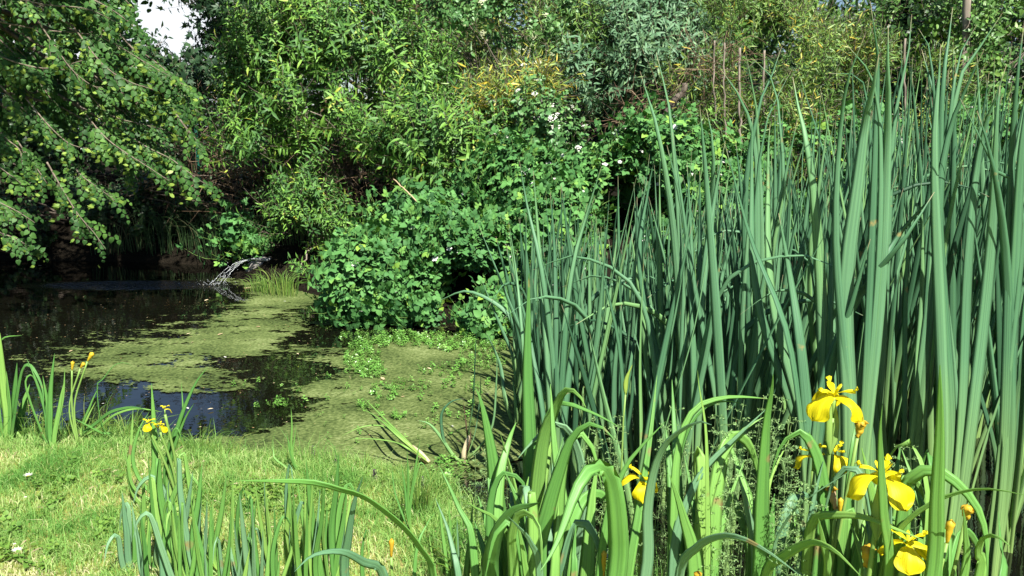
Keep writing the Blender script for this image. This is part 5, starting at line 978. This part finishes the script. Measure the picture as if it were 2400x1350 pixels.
# tufts
def tuft(px, py, n, h, label, seed, mat='tallgrass', spread=.05, w=.003, z=None, D=None, grp='grass tufts'):
    r = np.random.default_rng(seed); c = G(px, py, .05) if D is None else P(px, py, D); c[2] = max(gz(c[0], c[1]), -.01) if z is None else z; A = Acc()
    for _ in range(n):
        a = r.uniform(0, 6.28); d = np.array((math.cos(a), math.sin(a), 0)); hh = h * r.uniform(.5, 1.15); o = d * spread * r.uniform(0, 1); ln = r.uniform(.1, .7)
        ribbon(A, smooth_pts([o, o + d * hh * ln * .25 + np.array((0, 0, hh * .6)), o + d * hh * ln + np.array((0, 0, hh * (1 - ln * .5)))], 7), taper(7, w, .3), nrm(np.array((r.normal(scale=.6), -1, .2))), .0004, 0, r.uniform(0, 1))
    return tag(A.build('grass_tuft', M[mat], origin=tuple(c)), label, 'grass tuft', grp)
tuft(980, 1230, 60, .17, 'bright green grass tuft behind the pale iris sprout', 1, spread=.07)
tuft(600, 670, 36, .18, 'bright grass tuft below the water jet outlet', 2, spread=.1, w=.005)
tuft(640, 675, 70, .28, 'yellowish grass tuft hanging to the water right of the outlet', 3, spread=.16, w=.005)
tuft(668, 680, 60, .26, 'grass tuft at the dark corner where bank and brambles meet', 4, spread=.12, w=.005)
tuft(80, 1045, 60, .22, 'grass tuft between the two left iris clumps', 5, spread=.14, w=.004)
tuft(170, 1055, 60, .18, 'dark grass tuft right of the iris with yellow buds', 6, spread=.16, w=.003)
tuft(300, 1050, 50, .16, 'grass tuft at the water edge left of the small yellow flowers', 7, spread=.14, w=.003)
tuft(1000, 1180, 40, .12, 'low grass tuft on the muddy edge near the uprooted leaves', 8, spread=.12, w=.003)
for k, (x, D, n) in enumerate([(440, 9.0, 50), (500, 8.8, 50), (560, 8.6, 60), (610, 8.5, 50), (380, 9.0, 40), (320, 9.1, 40), (700, 8.1, 40), (250, 9.1, 40)]):
    tuft(x, 500, n, .6, 'tall arching sedge tuft in deep shade on the far bank', 20 + k, 'sedge', .2, .007, D=D, grp='shaded sedges on the far bank')

rs = np.random.default_rng(21)
for k, x in enumerate([210, 260, 330, 400, 470, 520, 600, 650, 720, 790, 850, 905, 960, 1010, 30]):
    y = np.interp(x, [0, 150, 300, 430, 700, 900, 1030], [1046, 1058, 1048, 1072, 1100, 1124, 1156]) + rs.uniform(-2, 14)
    tuft(x, y, int(rs.integers(18, 38)), rs.uniform(.06, .15), 'ragged little grass tuft right where the lawn meets the pond', 60 + k, 'tallgrass', .07, .0026, grp='grass tufts along the waterline')
A = Acc(); pw = []
for _ in range(26):
    c = G(rs.uniform(-150, 1000), rs.uniform(1110, 1345), .1); pw += [(c[0] + rs.normal(scale=.045), c[1] + rs.normal(scale=.06)) for _ in range(int(rs.integers(6, 22)))]
pw = np.array(pw); kk = pond_sd(pw[:, 0], pw[:, 1]) > .03; pw = pw[kk]; n = len(pw); pw = np.stack([pw[:, 0], pw[:, 1], ground_z(pw[:, 0], pw[:, 1]) + .012], 1)
WL = [leaf_tpl(.018, .016, 'ovate', .2, .1)]; WT0 = [shoot_tpl(rs, WL, 6, .02, 'spiral', .1, .2, (.7, 1.2), .001) for _ in range(3)]
scatter(A, WT0, pw, nrm(np.array((0, 0, 1.0)) + rs.normal(scale=.3, size=(n, 3))), rs.normal(size=(n, 3)), rs.uniform(.6, 1.4, n), rs)
tag(A.build('lawn_weeds', [M['tallgrass'], M['stalk']]), 'small round-leaved clover and weeds scattered through the lawn', 'weeds', kind='stuff')
A = Acc(); n = 900; a = rs.uniform(-2.8, .3, n); b = rs.uniform(2.0, 4.0, n); cl2 = np.array([nz(i, j, 7, 2.2) for i, j in zip(a, b)]); kk = (pond_sd(a, b) > -.03) & (cl2 > -.02); a, b = a[kk], b[kk]; zz = ground_z(a, b)
for x, y, z in zip(a, b, zz):
    th = rs.uniform(0, 6.28); l = rs.uniform(.01, .05); d = np.array((math.cos(th), math.sin(th), rs.uniform(-.1, .3))) * l; sdv = np.array((-math.sin(th), math.cos(th), 0)) * .0013; p0 = np.array((x, y, z + .016))
    A.add(np.array([p0 - sdv, p0 + sdv, p0 + d * .6 + sdv + (0, 0, .004), p0 + d]), np.array([(0, 1, 2), (0, 2, 3)]), 0, rs.uniform())
tag(A.build('lawn_litter', M['straw'], smooth=False), 'dry mown clippings lying in the lawn', 'clippings', kind='stuff')
# daisies, bugle, floating bits
for k, (x, y, s, lab) in enumerate([(66, 1116, .018, 'white daisy on the lawn near the left edge, upper one'), (40, 1292, .017, 'white daisy on the lawn at the bottom left, lowest one'), (60, 1166, .006, 'tiny closed white daisy below the upper daisy'), (34, 1276, .006, 'tiny white daisy bud just above the lowest daisy'), (335, 1113, .008, 'small pale daisy beside the iris with small yellow flowers')]):
    c = G(x, y, .14); g = gz(c[0], c[1]); root = np.array((c[0], c[1], g)); e = empty('daisy', root, lab, 'daisy', 'daisies on the lawn'); A = Acc(); v, f = tube_mesh([(0, 0, 0), (.003, 0, .03), (0, 0, c[2] - g)], .001, 5); A.add(v, f); A.build('stalk', M['stalk'], e)
    A = Acc(); hd = np.array((0, 0, c[2] - g))
    for j in range(18):
        a = j * .349; d = np.array((math.cos(a), math.sin(a) * .9, .35 + .15 * (j % 2))); sd_ = np.array((-math.sin(a), math.cos(a), 0)) * s * .14
        A.add(np.array([hd, hd + d * s * .6 - sd_, hd + d * s, hd + d * s * .6 + sd_]), np.array([(0, 1, 2), (0, 2, 3)]), 0, .8)
    A.build('petals', M['white'], e); A = Acc(); v, f = tube_mesh([hd, hd + (0, 0, s * .12), hd + (0, 0, s * .2)], [s * .3, s * .25, s * .08], 8); A.add(v, f, 0, .5); A.build('flower_centre', M['yellow'], e)
for k, (x, y, h, lab) in enumerate([(490, 1055, .07, 'dark purple bugle spike at the water edge, farthest left'), (735, 1090, .08, 'dark purple bugle spike standing where lawn meets algae'), (790, 1125, .06, 'small purple bugle spike right of the iris sprout'), (990, 1170, .07, 'purple bugle spike right of the pale iris sprout'), (880, 1165, .05, 'faint purple bugle spike left of the pale iris sprout'), (410, 1040, .05, 'thin purple bugle spike beside the small yellow flowers')]):
    c = G(x, y, .04); root = np.array((c[0], c[1], gz(c[0], c[1]))); e = empty('bugle', root, lab, 'bugle flower', 'purple bugle spikes'); A = Acc(); v, f = tube_mesh([(0, 0, 0), (.002, 0, h)], .0018, 5); A.add(v, f, 0, .2); A.build('stem', M['stalk'], e); A = Acc(); r = np.random.default_rng(k)
    for lvl in np.linspace(.35, 1, 8):
        for j in range(6):
            a = r.uniform(0, 6.28); d = np.array((math.cos(a), math.sin(a), .3)); b = np.array((0, 0, h * lvl)); l = .012 * (1.2 - lvl * .6); sdv = np.array((-math.sin(a), math.cos(a), 0)) * l * .4; A.add(np.array([b, b + d * l * .6 - sdv, b + d * l, b + d * l * .6 + sdv]), np.array([(0, 1, 2), (0, 2, 3)]), 0, r.uniform())
    A.build('flower_spike', M['purple'], e)
FL = [(530, 838, 'white', .018), (442, 958, 'white', .016), (497, 665, 'white', .02), (670, 706, 'white', .012), (600, 765, 'withered', .03), (510, 785, 'withered', .028), (437, 783, 'withered', .02), (500, 957, 'withered', .02), (900, 890, 'withered', .03), (1062, 1000, 'white', .012), (940, 930, 'withered', .014),
      (570, 676, 'withered', .05), (162, 824, 'withered', .02), (760, 712, 'withered', .04), (785, 720, 'withered', .03), (480, 705, 'withered', .03), (1140, 922, 'withered', .02), (850, 735, 'white', .014), (1010, 865, 'withered', .02), (95, 622, 'withered', .05), (700, 830, 'withered', .015), (245, 945, 'white', .01)]
for k, (x, y, m, s) in enumerate(FL):
    c = G(x, y, .009); v, f = leaf_tpl(s * 1.6, s * .7, 'ovate', .3, -.1, .0); v = rotz(v, ri.uniform(0, 6.28)); A = Acc(); A.add(v, f, 0, ri.uniform(.3, 1)); o = A.build('floating_petal' if m == 'white' else 'floating_leaf', M[m], origin=tuple(c))
    tag(o, 'tiny white petal floating on the pond' if m == 'white' else 'small dry leaf floating on the algae film', 'petal' if m == 'white' else 'leaf', 'petals on the pond' if m == 'white' else 'dry leaves on the pond')
# water weed: little rosettes standing out of the algae
rw = np.random.default_rng(55); wl = [leaf_tpl(.022, .013, 'simple', .2, .2)]; WT = [shoot_tpl(rw, wl, 9, .035, 'spiral', .25, .2, (.6, 1.2), .0012) for _ in range(4)]
pp = []
for (cx, cy, rx, ry, n) in [(850, 845, 42, 36, 210), (870, 872, 35, 15, 60), (900, 790, 120, 14, 170), (1010, 800, 110, 18, 200), (1110, 815, 80, 14, 160), (860, 810, 50, 14, 70), (1130, 850, 60, 20, 80), (1040, 870, 60, 14, 40), (900, 920, 40, 20, 36), (960, 905, 50, 12, 26), (860, 955, 25, 8, 16), (930, 975, 20, 8, 12), (650, 950, 26, 6, 22), (1100, 905, 60, 20, 26), (700, 905, 200, 60, 30), (1050, 960, 90, 60, 30), (900, 1000, 200, 60, 16), (1050, 1100, 50, 25, 40)]:
    a = rw.uniform(0, 6.28, n); q = np.sqrt(rw.uniform(0, 1, n)); pp += [G(cx + math.cos(i) * j * rx, cy + math.sin(i) * j * ry, .008) for i, j in zip(a, q)]
pp = np.array(pp); n = len(pp); A = Acc(); scatter(A, WT, pp, nrm(np.array((0, 0, 1.0)) + rw.normal(scale=.35, size=(n, 3))), rw.normal(size=(n, 3)), rw.uniform(.6, 1.5, n) * .72, rw)
tag(A.build('water_weed', [M['weed'], M['stalk']]), 'low bright green water weed growing out of the algae', 'water weed', kind='stuff')

# ------------------------------------------------------------------ water jet and stones
o0 = P(606, 607, 7.95); fall = G(492, 668, .0); e = empty('water_jet', (fall[0], fall[1], 0), 'thin arc of water spouting from the bank into the pond', 'water jet'); root = np.array((fall[0], fall[1], 0.)); rj = np.random.default_rng(3); jm = jet_mat()
A = Acc(); hgt0 = o0[2]
def arc(t, off): b = o0 + (fall - o0) * t; z = hgt0 * (1 - t ** 1.9) + .03 * math.sin(t * 3.1); return np.array((b[0] + off[0] * t, b[1] + off[1] * t, z + off[2] * t * .3))
for s in range(6):
    off = np.array((rj.uniform(-.02, .10), rj.uniform(-.06, .08), rj.uniform(-.06, .06))); t0, t1 = sorted(rj.uniform(0, 1, 2)); t1 = min(1, t1 + .25)
    if s < 4: t0, t1 = 0, 1; off = np.array(((0, .10, .05, .07)[s], (0, .06, -.03, .03)[s], 0))
    pts = np.array([arc(t, off) for t in np.linspace(t0, t1, 22)]) + rj.normal(scale=.0035, size=(22, 3)); rad = .0013 * rj.uniform(.3, 1.4, 22); v, f = tube_mesh(pts - root, rad, 5); A.add(v, f)
A.build('stream', jm, e)
A = Acc()
for s in range(190):
    if s < 110: t = rj.uniform(.1, 1); c = arc(t, np.array((rj.uniform(-.02, .13), rj.uniform(-.06, .08), rj.uniform(-.1, .1)))) + rj.normal(scale=.012, size=3)
    else: c = fall + np.array((rj.normal(scale=.10), rj.normal(scale=.06), abs(rj.normal(scale=.02)) + .004))
    r = .0024 * rj.uniform(.4, 1.3); v, f = tube_mesh([c - root + (0, 0, -r), c - root + (0, 0, -r * .3), c - root + (0, 0, r * .5), c - root + (0, 0, r)], [r * .3, r, r * .8, r * .2], 5); A.add(v, f)
A.build('droplets', jm, e)['kind'] = 'stuff'
def rock(px, py, D, sx, sy, sz, mat, label, seed):
    r = np.random.default_rng(seed); nu, nv = 12, 9; V = []
    for i in range(nv):
        th = math.pi * (i + .5) / nv
        for j in range(nu): V.append((math.sin(th) * math.cos(j * 2 * math.pi / nu), math.sin(th) * math.sin(j * 2 * math.pi / nu), math.cos(th)))
    V = np.array(V); pl = nrm(r.normal(size=(9, 3))); 
    for q in pl: dd = V @ q; V = np.where((dd > .72)[:, None], V - q * (dd - .72)[:, None], V)
    V = V * (sx, sy, sz); Fc = []
    for i in range(nv - 1):
        for j in range(nu): a, b = i * nu + j, i * nu + (j + 1) % nu; Fc += [(a, a + nu, b + nu), (a, b + nu, b)]
    t, bt = len(V), len(V) + 1; V = np.vstack([V, [V[:nu].mean(0)], [V[-nu:].mean(0)]])
    for j in range(nu): Fc += [(t, j, (j + 1) % nu), (bt, (nv - 1) * nu + (j + 1) % nu, (nv - 1) * nu + j)]
    A = Acc(); A.add(V, np.array(Fc)); return tag(A.build('stone', M[mat], origin=tuple(P(px, py, D)), smooth=False), label, 'stone')
rock(619, 606, 8.02, .028, .025, .036, 'stone', 'grey-brown stone just right of the water outlet', 1); rock(632, 611, 8.05, .035, .03, .045, 'stone', 'second grey-brown stone touching the outlet stone', 2); rock(607, 615, 7.99, .03, .03, .012, 'whitestone', 'flat white stone right under the water outlet', 3)
rock(645, 620, 8.05, .04, .04, .05, 'stone', 'darker stone behind the outlet, half in leaves', 4); rock(603, 640, 8.0, .12, .08, .13, 'stone', 'rough stone block carrying the outlet above the water', 5); rock(678, 622, 8.0, .03, .03, .05, 'whitestone', 'pale stone among leaves right of the outlet', 6)
pa = P(604, 607, 7.96); A = Acc(); d = nrm(np.array((.8, .25, -.1))); q = np.array([np.zeros(3), d * .1, d * .22]); v, f = tube_mesh(q, .016, 10); A.add(v, f); tag(A.build('outlet_pipe', M['pipe'], origin=tuple(pa)), 'short grey pipe between stones feeding the water jet', 'pipe')

# specks of debris on the algae
A = Acc(); n = 900; a = rw.uniform(-3.6, .6, n); b = rw.uniform(3.5, 7.6, n); k = pond_sd(a, b) < -.05; a, b = a[k], b[k]
for x, y in zip(a, b):
    s = rw.uniform(.002, .007); th = rw.uniform(0, 6.28); c, q = math.cos(th) * s, math.sin(th) * s; z = .0115
    A.add(np.array([(x + c, y + q, z), (x - q * .4, y + c * .4, z + .001), (x - c, y - q, z), (x + q * .4, y - c * .4, z)]), np.array([(0, 1, 2), (0, 2, 3)]), 0, rw.uniform() ** 2)
tag(A.build('pond_debris', M['withered'], smooth=False), 'specks of seed and bud scale scattered on the algae film', 'debris', kind='stuff')
